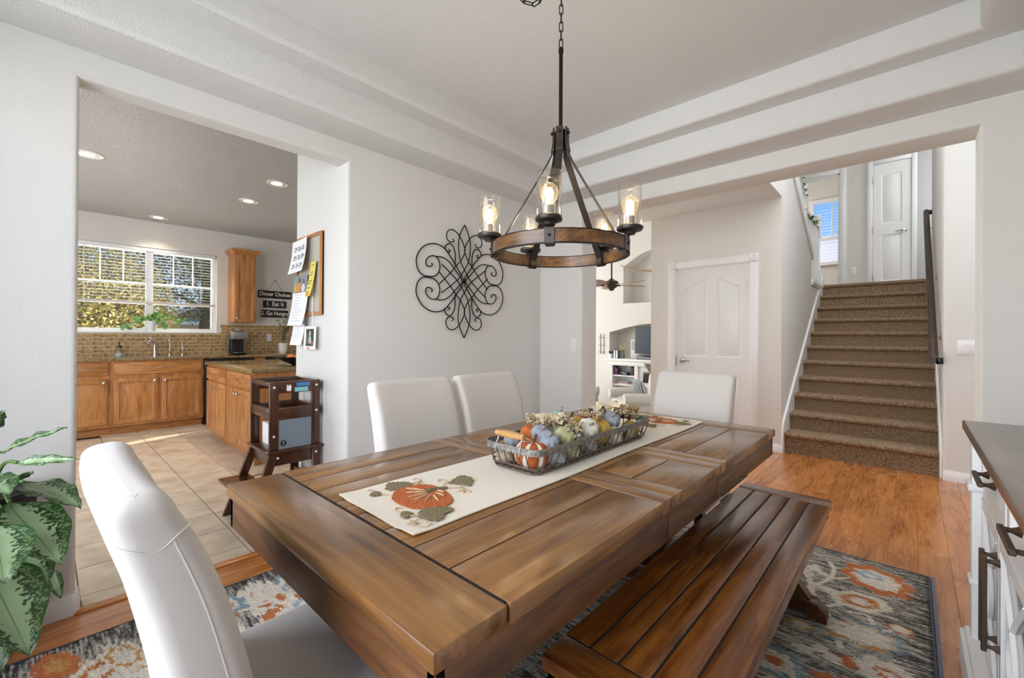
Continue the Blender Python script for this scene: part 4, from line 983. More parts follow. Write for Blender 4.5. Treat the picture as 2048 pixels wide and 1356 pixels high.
def pull(y0, y1, z, par, vertical=False):
    bar = FX - .036
    b = MB()
    if not vertical:
        b.box(bar - .006, bar + .006, y0, y1, z - .007, z + .007).bevel(.002, 1)
        for yy in (y0 + .014, y1 - .014): b.lathe([(.013, 0), (.012, .004), (.006, .016), (.006, .034)], 4, (FX - .004, yy, z), 'x', sc=(-1, 1, 1))
    else:
        zz0, zz1, y = y0, y1, z
        b.box(bar - .006, bar + .006, y - .007, y + .007, zz0, zz1).bevel(.002, 1)
        for q in (zz0 + .014, zz1 - .014): b.lathe([(.013, 0), (.012, .004), (.006, .016), (.006, .034)], 4, (FX - .004, y, q), 'x', sc=(-1, 1, 1))
    return b.obj('pull', 'pewter', par)
def framed(name, y0, y1, z0, z1, mid=None):
    """framed front: rails and stiles round a sunk field"""
    o = bx(name, FX + .006, FX + .014, y0, y1, z0, z1, 'white', bf)
    w = .035
    b = MB().box(FX - .006, FX + .008, y0, y0 + w, z0, z1).box(FX - .006, FX + .008, y1 - w, y1, z0, z1).box(FX - .006, FX + .008, y0 + w, y1 - w, z0, z0 + w).box(FX - .006, FX + .008, y0 + w, y1 - w, z1 - w, z1)
    b.obj('stile_frame', 'white', o); return o
for y1, y0 in ((2.215, 1.70), (1.665, 1.15), (1.115, .66)):
    o = framed('drawer', y0, y1, .70, .835); yc = (y0 + y1) / 2; pull(yc - .085, yc + .085, .772, o)
for i, (y1, y0) in enumerate(((2.215, 1.815), (1.805, 1.405), (1.36, 1.02), (1.01, .66))):
    o = framed('lattice_door', y0, y1, .16, .655); w = .035; ya, yb, za, zb = y0 + w, y1 - w, .195, .62
    MB().box(FX + .001, FX + .004, ya, yb, za, zb).obj('pane', 'glass', o)
    ym, zm = (ya + yb) / 2, (za + zb) / 2
    for s in (-1, 1):
        pts = spl([(FX - .001, ym - s * (yb - ya) / 2, za), (FX - .001, ym - s * .02, zm - .10), (FX - .001, ym + s * .05, zm), (FX - .001, ym - s * .02, zm + .10), (FX - .001, ym - s * (yb - ya) / 2, zb)], 5)
        MB().tube(pts, .008, 4).obj('lattice_bar', 'white', o)
    yp = y0 + .022 if i % 2 == 0 else y1 - .022
    pull(.335, .60, yp, o, True)

# ---- chandelier ---------------------------------------------------------------
CX, CY = -1.0, 1.353
cl = thing('chandelier', 'five-light wagon wheel chandelier of wood and dark iron over the table', 'chandelier', (CX, CY, 1.515))
ZR = 1.535; RR_ = .262
def bandring(r0, r1, z0, z1, n=72):
    b = MB(); R = [[b.v((CX + r * math.cos(2 * PI * i / n), CY + r * math.sin(2 * PI * i / n), z)) for i in range(n)] for r, z in ((r1, z0), (r1, z1), (r0, z1), (r0, z0))]
    for A, B in zip(R, R[1:] + R[:1]):
        for j in range(n): b.bm.faces.new((A[j], A[(j + 1) % n], B[(j + 1) % n], B[j]))
    return b
bandring(RR_ - .014, RR_, ZR - .022, ZR + .022).obj('wooden_ring', 'ring', cl)
bandring(RR_ - .015, RR_ + .001, ZR + .0215, ZR + .0245).obj('ring_edge', 'iron', cl)
bandring(RR_ - .015, RR_ + .001, ZR - .0245, ZR - .0215).obj('ring_edge', 'iron', cl)
tocam = math.atan2(-CY, -CX); phi0 = math.radians(-7.5)
hubz = 1.975
for i in range(5):
    a = tocam + phi0 + i * 2 * PI / 5; d = Vector((math.cos(a), math.sin(a), 0)); s = Vector((-d.y, d.x, 0)); c0 = Vector((CX, CY, 0))
    # strap
    path = [(.028, 2.005), (.028, 1.955), (.034, 1.92), (.05, 1.87), (.228, 1.56), (.238, 1.535), (.236, 1.512), (.244, 1.503), (.262, 1.505)]
    P = [c0 + d * r + Vector((0, 0, z)) for r, z in [(q.x, q.y) for q in spl([(u, w, 0) for u, w in path], 4)]]
    b = MB(); R = []
    for k, p in enumerate(P):
        t_ = (P[min(k + 1, len(P) - 1)] - P[max(k - 1, 0)]).normalized(); nrm = t_.cross(s).normalized()
        R.append([b.v(p + s * (.0138 * e) + nrm * (.0022 * f)) for e, f in ((-1, -1), (1, -1), (1, 1), (-1, 1))])
    for A, B in zip(R, R[1:]):
        for j in range(4): b.bm.faces.new((A[j], A[(j + 1) % 4], B[(j + 1) % 4], B[j]))
    b.bm.faces.new(R[0][::-1]); b.bm.faces.new(R[-1])
    b.obj('strap', 'bronze', cl)
    MB().ball(c0 + d * .034 + Vector((0, 0, 1.985)), .006, (1, 1, 1), 8).obj('rivet', 'iron', cl)
    # ring clamp
    Rm = Matrix.Rotation(a, 3, 'Z')
    pc_ = c0 + d * RR_ + Vector((0, 0, ZR)); bb = MB()
    for q in ((-.001, .005, -.017, .017, -.029, .029), (-.020, .005, -.017, .017, .0245, .029), (-.020, .005, -.017, .017, -.029, -.0245), (-.020, -.015, -.017, .017, -.029, .029)):
        o_ = [Vector((x, y, z)) for x in q[:2] for y in q[2:4] for z in q[4:6]]; vs = [bb.v(pc_ + Rm @ p) for p in o_]
        for f in ((0, 1, 3, 2), (4, 6, 7, 5), (0, 4, 5, 1), (2, 3, 7, 6), (0, 2, 6, 4), (1, 5, 7, 3)): bb.bm.faces.new([vs[k] for k in f])
    k_ = bb.obj('clamp', 'bronze', cl)
    MB().ball(pc_ + d * .006, .005, (1, 1, 1), 8).obj('rivet', 'iron', k_)
    # lamp
    lc = c0 + d * .272 + Vector((0, 0, ZR + .03))
    lp = MB().lathe([(0, 0), (.018, 0), (.022, .008), (.043, .014), (.046, .02), (.046, .026), (.040, .030), (0, .030)], 28, lc).obj('lamp_cup', 'bronze', cl)
    zb = lc + Vector((0, 0, .029))
    MB().lathe([(0, 0), (.0165, 0), (.0165, .034), (.013, .037), (0, .037)], 18, zb).obj('socket', flat('grey_socket', srgb(150, 142, 134), .5), lp)
    n = 32; b = MB(); R = [[b.v(zb + Vector((r * math.cos(2 * PI * j / n), r * math.sin(2 * PI * j / n), z))) for j in range(n)] for r, z in ((.0405, 0), (.0405, .142), (.0385, .142), (.0385, .002))]
    for A, B in zip(R, R[1:]):
        for j in range(n): b.bm.faces.new((A[j], A[(j + 1) % n], B[(j + 1) % n], B[j]))
    b.obj('glass_shade', 'seeded', lp)
    n = 32; R_ = [zb + Vector((.0395 * math.cos(2 * PI * j / n), .0395 * math.sin(2 * PI * j / n), .142)) for j in range(n)]
    MB().tube(R_, .0011, 6, True).obj('shade_rim', 'seeded', lp)
    bl = MB().lathe([(.012, .034), (.014, .042), (.026, .058), (.031, .075), (.027, .094), (.014, .106), (0, .108)], 20, zb).obj('bulb', 'bulbglass', lp)
    MB().lathe([(0, .045), (.006, .05), (.013, .062), (.013, .082), (.007, .092), (0, .094)], 12, zb).obj('filament', 'filament', bl)
    pl_ = bpy.data.lights.new('bulb_light', 'POINT'); pl_.energy = 1.3; pl_.color = (1, .84, .62); pl_.shadow_soft_size = .012
    po = bpy.data.objects.new('bulb_light', pl_); C.objects.link(po); po.location = zb + Vector((0, 0, .099)); po.parent = cl; po.matrix_parent_inverse = wmat(cl).inverted()
MB().cyl((CX, CY, 1.93), .02, .07, 'z', 14).obj('hub', 'iron', cl)
MB().cyl((CX, CY, 2.0), .0075, .315, 'z', 12).obj('stem', 'iron', cl)
MB().lathe([(.0075, 0), (.010, .002), (.010, .016), (.006, .022)], 12, (CX, CY, 2.30)).obj('stem_cap', 'iron', cl)
lk = [(math.cos(t) * .007, 0, math.sin(t) * .007 + (.013 if math.sin(t) > 0 else -.013)) for t in [2 * PI * i / 16 for i in range(16)]]
lm = MB().tube(lk, .0021, 6, True).mesh('chain_link', 'iron')
for i in range(13): link('chain_link', lm, cl, (CX, CY, 2.335 + i * .0335), (0, 0, (i % 2) * PI / 2 + .5))
cn = MB().lathe([(0, 0), (.02, -.004), (.06, -.012), (.064, -.02), (.062, -.028)][::-1] + [(0, 0)], 28, (CX - .05, CY - .02, 2.757)).obj('canopy', 'iron', cl)
loop = spl([(CX - .02, CY, 2.75), (CX - .045, CY + .0, 2.60), (CX - .08, CY - .055, 2.505), (CX - .12, CY - .10, 2.52), (CX - .13, CY - .11, 2.6), (CX - .11, CY - .08, 2.75)], 6)
ln = 0; k = 0; acc = 0.0
for a_, b_ in zip(loop, loop[1:]):
    acc += (b_ - a_).length
    if acc > .031:
        acc = 0; q_ = (b_ - a_).to_track_quat('Z', 'Y'); o = link('chain_link', lm, cl, tuple(b_)); o.rotation_euler = (q_.to_matrix() @ Matrix.Rotation((k % 2) * PI / 2, 3, 'Z')).to_euler(); k += 1

# ---- scrollwork wall art --------------------------------------------------------
wa = thing('wall_scroll', 'black wrought iron scrollwork wall ornament', 'wall art', (XL + .015, 2.272, 1.641))
WC = (2.272, 1.641)
C1 = [(-.01, .027), (-.085, .121), (-.162, .207), (-.227, .248), (-.316, .252), (-.393, .215), (-.440, .152), (-.450, .095), (-.432, .04), (-.392, .008), (-.34, .004), (-.288, .012), (-.252, .042), (-.237, .087), (-.249, .136), (-.28, .161), (-.32, .159), (-.354, .136), (-.367, .106), (-.354, .08), (-.328, .079), (-.308, .093), (-.315, .109)]
C2 = [(-.285, .16), (-.217, .162), (-.161, .141), (-.114, .102), (-.045, .035), (0, 0)]
CP = [(0, .450), (.042, .374), (.062, .292), (.045, .168), (-.012, .074), (-.085, -.008), (-.226, -.108)]
C3 = [(-.126, .318), (-.111, .303), (-.13, .29), (-.167, .295), (-.186, .328), (-.173, .367), (-.135, .388), (-.087, .375), (-.042, .335), (-.004, .27), (.0, .23), (-.035, .165), (-.085, .115), (-.151, .046), (-.252, -.045)]
C4 = [(-.157, .234), (-.138, .222), (-.153, .212), (-.181, .223), (-.186, .251), (-.153, .279), (-.12, .269), (-.095, .232), (-.087, .181), (-.09, .113)]
for nm, cv, xo_ in (('outer_scroll', C1, .014), ('inner_arc', C2, .018), ('petal_bar', CP, .022), ('curl_bar', C3, .026), ('small_curl', C4, .014)):
    for sy in (1, -1):
        for sz in (1, -1):
            pts = spl([(XL + xo_, WC[0] + sy * u, WC[1] + sz * w) for u, w in cv], 6)
            MB().tube(pts, .0044, 6).obj(nm, 'iron', wa)
MB().lathe([(0, 0), (.022, .0), (.024, .008), (.016, .02), (0, .026)], 14, (XL + .012, WC[0], WC[1]), 'x', 7, .12).obj('centre_rosette', 'iron', wa)

# ---- plant --------------------------------------------------------------------
mt, nn, b = newmat('variegated_leaf'); tc = nd(nn, 'ShaderNodeTexCoord'); sp = nd(nn, 'ShaderNodeSeparateXYZ', i_0=tc.outputs['UV'])
u1 = nd(nn, 'ShaderNodeMath', operation='SUBTRACT', i_0=sp.outputs[0], i_1=.5); u2 = nd(nn, 'ShaderNodeMath', operation='ABSOLUTE', i_0=u1.outputs[0])
mp = nd(nn, 'ShaderNodeMapping', i_0=tc.outputs['UV']); mp.inputs['Scale'].default_value = (10, 26, 1); mp.inputs['Rotation'].default_value = (0, 0, .5)
ns = nd(nn, 'ShaderNodeTexNoise', i_0=mp.outputs[0]); ns.inputs['Scale'].default_value = 1.0; ns.inputs['Detail'].default_value = 3
sm_ = nd(nn, 'ShaderNodeMath', operation='MULTIPLY_ADD', i_0=ns.outputs[0], i_1=.62, i_2=-.31); ad = nd(nn, 'ShaderNodeMath', operation='ADD', i_0=u2.outputs[0], i_1=sm_.outputs[0])
cr = ramp(nn, ad.outputs[0], [(.22, srgb(140, 164, 122)), (.26, srgb(30, 54, 24)), (.33, srgb(38, 70, 30)), (.37, srgb(126, 152, 104)), (.43, srgb(44, 80, 34))])
mid = nd(nn, 'ShaderNodeMath', operation='LESS_THAN', i_0=u2.outputs[0], i_1=.012)
c_ = mix(nn, mid.outputs[0], cr, srgb(96, 136, 76)); oi = nd(nn, 'ShaderNodeObjectInfo'); mr = nd(nn, 'ShaderNodeMapRange', i_0=oi.outputs['Random'], i_3=.75, i_4=1.15)
sc_ = nd(nn, 'ShaderNodeVectorMath', operation='SCALE', i_0=c_); nn.links.new(mr.outputs[0], sc_.inputs['Scale']); nn.links.new(sc_.outputs[0], b.inputs['Base Color']); b.inputs['Roughness'].default_value = .38
M['leaf'] = mt; M['stalk'] = flat('green_stalk', srgb(92, 124, 66), .5)
pb = (-2.47, -.15, 0)
pt_ = thing('potted_plant', 'leafy variegated green plant in a tall black pot beside the kitchen opening', 'potted plant', pb)
MB().lathe([(0, 0), (.05, 0), (.062, .05), (.125, .46), (.142, .60), (.142, .62), (.128, .62), (.12, .58), (0, .58)], 32, pb).obj('pot', 'matblack', pt_)
MB().lathe([(0, .585), (.122, .585), (.1, .592), (0, .595)], 20, pb).obj('soil', flat('potting_soil', srgb(40, 30, 24), .95), pt_)
def bigleaf(tip, base, w, droop, roll=0.0, stalk0=None):
    A, B = Vector(base), Vector(tip); d = B - A; L = d.length; h = d.normalized(); side = h.cross(Vector((0, 0, 1)))
    if side.length < .05: side = Vector((0, 1, 0))
    side.normalize(); side = Matrix.Rotation(roll, 3, h) @ side; nrm = side.cross(h).normalized()
    def fn(u, v):
        s = (u - .5) * 2; ww = w * (math.sin(PI * min(1, v ** .75)) ** .8) * (1 - .25 * v)
        p = A + d * v + side * (s * ww) + nrm * (droop * L * math.sin(PI * v) - .22 * ww * (1 - abs(s)) + .006 * math.sin(v * 19 + s * 3) * abs(s))
        return p
    MB().sheet(fn, 8, 16).obj('leaf', 'leaf', pt_)
    s0 = Vector(stalk0 or (pb[0] + (A.x - pb[0]) * .2, pb[1] + (A.y - pb[1]) * .2, .6))
    mid_ = (s0 + A) / 2 + Vector((0, 0, .06)); MB().tube(spl([s0, mid_, A], 5), .006, 6).obj('stalk', 'stalk', pt_)
bigleaf((-2.25, 0.062, 0.862), (-2.35, -0.101, 0.784), 0.028, 0.05, 0.5)
bigleaf((-2.2, 0.09, 0.751), (-2.3, -0.058, 0.75), 0.022, 0.06, 0.9)
bigleaf((-2.1, -0.021, 0.75), (-2.25, -0.095, 0.684), 0.045, 0.05, 0)
bigleaf((-2.05, 0.09, 0.613), (-2.25, -0.042, 0.687), 0.068, 0.08, 0)
bigleaf((-2.0, 0.043, 0.461), (-2.2, -0.072, 0.64), 0.105, 0.06, 0)
bigleaf((-1.95, -0.073, 0.468), (-2.05, -0.096, 0.618), 0.085, 0.06, 0)
bigleaf((-2.05, 0.018, 0.388), (-2.15, -0.058, 0.494), 0.068, 0.08, 0.2)
bigleaf((-1.9, -0.021, 0.254), (-2.05, -0.11, 0.509), 0.105, 0.05, 0)
bigleaf((-1.95, -0.078, 0.212), (-2.1, -0.132, 0.43), 0.08, 0.04, 0)
bigleaf((-2.15, 0.047, 0.288), (-2.2, 0.023, 0.379), 0.022, 0.04, 0.3)
bigleaf((-2.2, -0.086, 0.946), (-2.3, -0.142, 0.843), 0.04, 0.05, 0)
bigleaf((-2.12, 0.01, 0.289), (-2.13, 0.003, 0.371), 0.018, 0.03, 0.6)
bigleaf((-1.98, -0.065, 0.718), (-2.2, -0.155, 0.734), 0.075, 0.08, 0)
# switch on far wall (left of the opening)
def switch(label, c, axis, gang=1, cat='light switch', outlet=False):
    w = .036 + .023 * (gang - 1) * 2; t = thing('light_switch' if not outlet else 'wall_outlet', label, cat, c)
    if axis == 'y': MB().box(-w, w, -.006, 0, -.058, .058).bevel(.003, 2).obj('plate', 'white', t, world=False)
    else: MB().box(0, .006, -w, w, -.058, .058).bevel(.003, 2).obj('plate', 'white', t, world=False)
    for g in range(gang):
        o = (g - (gang - 1) / 2) * .046
        if outlet:
            for z in (-.022, .022):
                q = MB().box(o - .016, o + .016, -.009, -.005, z - .015, z + .015) if axis == 'y' else MB().box(.005, .009, o - .016, o + .016, z - .015, z + .015)
                q.bevel(.002, 1).obj('socket', 'door', t, world=False)
        else:
            q = MB().box(o - .016, o + .016, -.011, -.005, -.033, .033) if axis == 'y' else MB().box(.005, .011, o - .016, o + .016, -.033, .033)
            q.bevel(.002, 1).obj('rocker', 'door', t, world=False)
switch('white light switch on the narrow wall beside the hall opening', (-2.25, YB, 1.13), 'y')
switch('double white light switch on the wall right of the stairs', (.365, 5.23, 1.135), 'y', 2)
# ================================================================== KITCHEN
CF = -6.98      # face of the base cabinets
def knob(p, d, par, axis):
    prof = [(0, 0), (.007, 0), (.006, .012), (.015, .018), (.016, .024), (.009, .029), (0, .030)]
    MB().lathe(prof, 14, p, axis, sc=((d, 1, 1) if axis == 'x' else (1, d, 1))).obj('knob', 'chrome', par)
def barpull(p, L, along, d, par):
    a = Vector(p); u = Vector((0, 1, 0)) if along == 'y' else Vector((1, 0, 0)); o = Vector((d, 0, 0)) if along == 'y' else Vector((0, d, 0))
    pts = [a - u * L / 2, a - u * L / 2 + o * .022, a - u * L * .3 + o * .028, a + u * L * .3 + o * .028, a + u * L / 2 + o * .022, a + u * L / 2]
    MB().tube(pts, .0045, 8).obj('pull', 'chrome', par)
def kpanel(b, face, u0, u1, z0, z1, axis, d):
    """frame-and-panel front: border ring, sunk moulding, raised field"""
    seq = [(0, 0), (0, .018), (.003, .02), (.046, .02), (.054, .009), (.062, .009), (.088, .018)]
    rows = []
    for i, k in seq:
        q = [(u0 + i, z0 + i), (u1 - i, z0 + i), (u1 - i, z1 - i), (u0 + i, z1 - i)]
        rows.append([b.v((face + d * k, u, w) if axis == 'x' else (u, face + d * k, w)) for u, w in q])
    for A, B in zip(rows, rows[1:]):
        for j in range(4): b.bm.faces.new((A[j], A[(j + 1) % 4], B[(j + 1) % 4], B[j]))
    b.bm.faces.new(rows[-1]); return b
def kdrawer(b, face, u0, u1, z0, z1, axis, d):
    if axis == 'x': b.box(face, face + d * .02, u0, u1, z0, z1)
    else: b.box(u0, u1, min(face, face + d * .02), max(face, face + d * .02), z0, z1)
    return b.bevel(.005, 2)
def basecab(name, label, y0, y1, drawers, doors):
    t = thing(name, label, 'cabinet', (CF + .3, (y0 + y1) / 2, 0))
    bx('body', KX + .01, CF, y0 + .001, y1 - .001, .10, .884, 'oakz', t)
    bx('toe_kick', KX + .01, CF - .075, y0 + .001, y1 - .001, 0, .10, 'oaky', t)
    for a, c in drawers:
        o = kdrawer(MB(), CF, a, c, .718, .862, 'x', 1).obj('drawer', 'oaky', t); barpull((CF + .02, (a + c) / 2, .795), .10, 'y', 1, o)
    for a, c, k in doors:
        o = kpanel(MB(), CF, a, c, .13, .672, 'x', 1).obj('door', 'oakz', t); knob((CF + .02, k, .63), 1, o, 'x')
basecab('base_cabinet', 'oak base cabinet at the left end of the counter under the soap bottle', .07, .547, [(.10, .523)], [(.10, .523, .485)])
basecab('sink_cabinet', 'wide oak sink cabinet with two doors under the faucet', .547, 1.462, [(.575, 1.437)], [(.575, .985, .95), (1.02, 1.437, 1.055)])
basecab('base_cabinet', 'oak base cabinet hidden past the left opening edge', -.45, .07, [(-.42, .04)], [(-.42, .04, 0)])
dw = thing('dishwasher', 'black dishwasher between the sink cabinet and the island', 'dishwasher', (CF + .3, 1.77, 0))
bx('body', KX + .02, CF - .02, 1.464, 2.066, .02, .884, 'black', dw); bx('front', CF - .02, CF + .022, 1.468, 2.062, .13, .876, 'black', dw, .006)
MB().tube([(CF + .02, 1.52, .80), (CF + .055, 1.55, .80), (CF + .055, 1.98, .80), (CF + .02, 2.01, .80)], .009, 8).obj('handle', 'black', dw)
bx('kick_panel', KX + .02, CF - .05, 1.468, 2.062, .0, .13, 'matblack', dw)
basecab('base_cabinet', 'narrow oak cabinet between dishwasher and range', 2.07, 2.22, [(2.085, 2.205)], [(2.085, 2.205, 2.19)])
rg_ = thing('beverage_fridge', 'black under-counter appliance at the right end of the counter', 'appliance', (CF + .3, 2.6, 0))
bx('body', KX + .02, CF, 2.225, 2.95, 0, .884, 'black', rg_); bx('front_door', CF, CF + .03, 2.24, 2.94, .12, .79, 'black', rg_, .006); bx('control_strip', CF - .01, CF + .02, 2.24, 2.94, .80, .88, 'black', rg_, .004)
MB().tube([(CF + .03, 2.3, .74), (CF + .07, 2.32, .74), (CF + .07, 2.86, .74), (CF + .03, 2.88, .74)], .01, 8).obj('handle', 'chrome', rg_)
ct = bx('countertop', KX + .002, CF + .03, -.5, 2.95, .885, .915, 'granite', None, .006)
tag(ct, 'brown granite countertop along the kitchen window wall', 'countertop')
bx('sink_basin', KX + .14, CF - .08, .62, 1.38, .900, .9165, 'chrome', ct)
# island
isl = thing('kitchen_island', 'oak kitchen island with drawers and four narrow doors', 'island', (-5.25, 1.8, 0))
IF = 1.315
bx('body', -6.06, -4.45, IF, 2.30, .10, .852, 'oakz', isl); bx('toe_kick', -6.04, -4.455, IF + .075, 2.30, 0, .10, 'oakx', isl)
bx('end_panel', -4.452, -4.436, IF + .01, 2.30, .0, .852, 'oakz', isl); bx('base_trim', -4.438, -4.424, IF + .06, 2.30, 0, .07, 'oaky', isl)
for x0, x1 in ((-6.045, -5.29), (-5.255, -4.465)):
    o = kdrawer(MB(), IF, x0, x1, .70, .835, 'y', -1).obj('drawer', 'oakx', isl); barpull((x0 / 2 + x1 / 2, IF - .02, .77), .10, 'x', -1, o)
    xm = (x0 + x1) / 2
    for a, c, k in ((x0, xm - .005, xm - .04), (xm + .005, x1, xm + .04)):
        o = kpanel(MB(), IF, a, c, .13, .675, 'y', -1).obj('door', 'oakz', isl); knob((k, IF - .02, .63), -1, o, 'y')
it = bx('island_countertop', -6.09, -4.415, 1.285, 2.34, .852, .890, 'granite', None, .008)
tag(it, 'polished granite slab on the oak island', 'countertop')
# fruit bowl on island
bw = thing('fruit_bowl', 'shallow dark leaf-shaped bowl on the island', 'bowl', (-4.75, 1.83, .890))
MB().lathe([(0, .0), (.05, 0), (.055, .012), (.12, .05), (.17, .085), (.175, .09), (.165, .088), (.11, .055), (.05, .02), (0, .016)], 32, (0, 0, 0), sc=(1.0, 1.35, 1)).obj('shell', 'black', bw, world=False)
frM = {'orange': flat('orange_peel', srgb(204, 118, 44), .5), 'apple': flat('red_apple', srgb(150, 48, 30), .4), 'lemon': flat('lemon_peel', srgb(214, 170, 60), .5)}
for i, (n, dx, dy, dz, r, lab) in enumerate((('orange', -.02, -.07, .075, .045, 'orange at the near side of the fruit bowl'), ('apple', .03, .06, .075, .042, 'red apple at the far side of the fruit bowl'), ('lemon', -.05, .02, .075, .038, 'yellow lemon in the fruit bowl'), ('orange', .05, -.02, .08, .044, 'orange in the middle of the fruit bowl'))):
    o = thing({'orange': 'orange', 'apple': 'apple', 'lemon': 'lemon'}[n] + '_fruit', lab, 'fruit', (-4.75 + dx, 1.83 + dy, .890 + dz)); MB().ball((0, 0, 0), r, (1, 1, .92), 18).obj('flesh', frM[n], o, world=False); MB().cyl((0, 0, r * .86), .003, .012, 'z', 6).obj('stalk', stemM, o, world=False)
# upper cabinet
uc = thing('wall_cabinet', 'tall narrow oak wall cabinet with crown moulding right of the window', 'cabinet', (KX + .16, 2.025, 1.385))
UX = KX + .32; bx('body', KX + .002, UX, 1.885, 2.165, 1.385, 2.40, 'oakz', uc)
o = kpanel(MB(), UX, 1.89, 2.16, 1.395, 2.385, 'x', 1).obj('door', 'oakz', uc); knob((UX + .02, 1.915, 1.45), 1, o, 'x')
b = MB(); R = []
for i, z in ((.0, 2.385), (.012, 2.40), (.014, 2.412), (.045, 2.44), (.05, 2.455), (.05, 2.465)):
    R.append([b.v(p) for p in ((KX + .002, 1.885 - i, z), (UX + .02 + i, 1.885 - i, z), (UX + .02 + i, 2.165 + i, z), (KX + .002, 2.165 + i, z))])
for A, B in zip(R, R[1:]):
    for j in range(4): b.bm.faces.new((A[j], A[(j + 1) % 4], B[(j + 1) % 4], B[j]))
b.bm.faces.new(R[0][::-1]); b.bm.faces.new(R[-1]); b.obj('crown_moulding', 'oaky', uc)
# sign
sg = thing('dinner_sign', 'black three-board hanging sign reading Dinner Choices', 'sign', (KX + .01, 2.54, 1.55))
M['signwood'] = wood('black_sign_wood', srgb(18, 12, 10), srgb(34, 24, 20), srgb(58, 40, 32), 'y', 60, .7, 0)
M['signtext'] = flat('white_lettering', (.82, .82, .8, 1), .6); M['twine'] = flat('brown_twine', srgb(130, 104, 76), .9)
for (y0, y1, z0, z1, s, sz) in ((2.295, 2.79, 1.80, 1.918, 'Dinner Choices', .089), (2.367, 2.713, 1.647, 1.757, '1. Eat It', .092), (2.339, 2.739, 1.493, 1.608, '2. Go Hungry', .088)):
    bd = bx('board', KX + .002, KX + .016, y0, y1, z0, z1, 'signwood', sg)
    text('lettering', s, sz, 'signtext', bd, (KX + .0175, (y0 + y1) / 2, (z0 + z1) / 2 + .004), (PI / 2, 0, PI / 2), .0019, .0006, sx={'D': .82, '1': .94, '2': .83}[s[0]])
for a, c in (((2.54, 2.10), (2.42, 1.918)), ((2.54, 2.10), (2.66, 1.918)), ((2.41, 1.80), (2.41, 1.757)), ((2.67, 1.80), (2.67, 1.757)), ((2.41, 1.647), (2.41, 1.608)), ((2.67, 1.647), (2.67, 1.608))):
    MB().tube([(KX + .010, a[0], a[1]), (KX + .010, c[0], c[1])], .0022, 6).obj('twine', 'twine', sg)
MB().ball((KX + .010, 2.54, 2.10), .006, (1, 1, 1), 8).obj('nail', 'iron', sg)
# blinds
bl_ = thing('window_blind', 'white horizontal blind drawn half down over the kitchen window', 'blind', (KX - .045, .98, 2.37))
bx('head_rail', KX - .075, KX - .012, .235, 1.725, 2.33, 2.378, 'white', bl_, .004)
sl_ = MB().box(-.024, .024, -.735, .735, -.0014, .0014).mesh('slat', 'white', False)
for i in range(17): link('slat', sl_, bl_, (KX - .043, .98, 2.31 - i * .0405), (0, .05, 0))
bx('bottom_rail', KX - .07, KX - .018, .245, 1.715, 1.615, 1.648, flat('beige_rail', srgb(206, 200, 190), .5), bl_, .004)
for y in (.42, .78, 1.2, 1.55): MB().tube([(KX - .018, y, 2.33), (KX - .018, y, 1.63)], .0014, 5).obj('ladder_cord', 'paper', bl_)
MB().tube([(KX - .008, .335, 2.33), (KX - .008, .34, 1.60)], .004, 6).obj('tilt_wand', 'white', bl_)
# recessed lights
for i, (x, y, lab) in enumerate(((-5.17, .25, 'recessed ceiling light cut by the opening edge'), (-5.58, 1.59, 'recessed ceiling light farther along the island'), (-4.72, 1.60, 'recessed ceiling light nearest the dining room'), (-7.26, 1.02, 'recessed ceiling light above the kitchen window'))):
    t = thing('recessed_light', lab, 'ceiling light', (x, y, 2.74), group='recessed kitchen lights')
    MB().lathe([(.098, 0), (.098, -.006), (.088, -.008), (.074, -.004), (.074, 0)], 32, (0, 0, 0)).obj('trim_ring', 'white', t, world=False)
    MB().lathe([(.078, -.003), (.077, -.0035), (.055, -.0036), (0, -.0036)], 32, (0, 0, 0)).obj('reflector', 'canring', t, world=False)
    MB().lathe([(.05, -.0040), (.05, -.0055), (0, -.0065)], 24, (0, -.008, 0)).obj('lamp', 'canlight', t, world=False)
    l = bpy.data.lights.new('can_light', 'SPOT'); l.energy = 48; l.color = (1, .86, .68); l.spot_size = 2.0; l.spot_blend = .8; l.shadow_soft_size = .06
    lo = bpy.data.objects.new('can_light', l); C.objects.link(lo); lo.location = (0, 0, -.02); lo.parent = t
# faucet, taps, soap, coffee maker, pots
fx, fy = KX + .11, 1.02
fa = thing('kitchen_faucet', 'chrome pull-out kitchen faucet behind the sink', 'faucet', (fx, fy, .916))
MB().lathe([(0, 0), (.030, 0), (.030, .006), (.022, .012), (.020, .15), (.024, .165), (.02, .18), (0, .185)], 20, (fx, fy, .916)).obj('body', 'chrome', fa)
MB().tube(spl([(fx, fy, 1.07), (fx + .05, fy - .04, 1.12), (fx + .11, fy - .075, 1.11), (fx + .135, fy - .09, 1.065)], 5), [.016] * 10 + [.018] * 3 + [.02] * 3, 12).obj('spout', 'chrome', fa)
MB().tube(spl([(fx, fy, 1.10), (fx + .02, fy - .05, 1.15), (fx + .04, fy - .11, 1.18)], 4), [.009] * 5 + [.007] * 4, 10).obj('lever', 'chrome', fa)
def smalltap(label, y, h):
    t = thing('dispenser_tap', label, 'tap', (fx, y, .916)); MB().lathe([(0, 0), (.022, 0), (.022, .006), (.010, .012), (.008, .05), (.014, .06), (.008, .075), (0, .078)], 14, (fx, y, .916)).obj('base', 'chrome', t)
    MB().tube(spl([(fx, y, .98), (fx, y, .916 + h - .03), (fx + .03, y - .01, .916 + h), (fx + .07, y - .02, .916 + h - .03)], 5), .0055, 8).obj('spout', 'chrome', t)
smalltap('tall slim water filter tap right of the faucet', 1.176, .235); smalltap('short soap dispenser tap at the right end of the sink', 1.318, .17)
so_ = thing('soap_bottle', 'round clear soap bottle with black pump by the sink', 'soap bottle', (KX + .2, .655, .916))
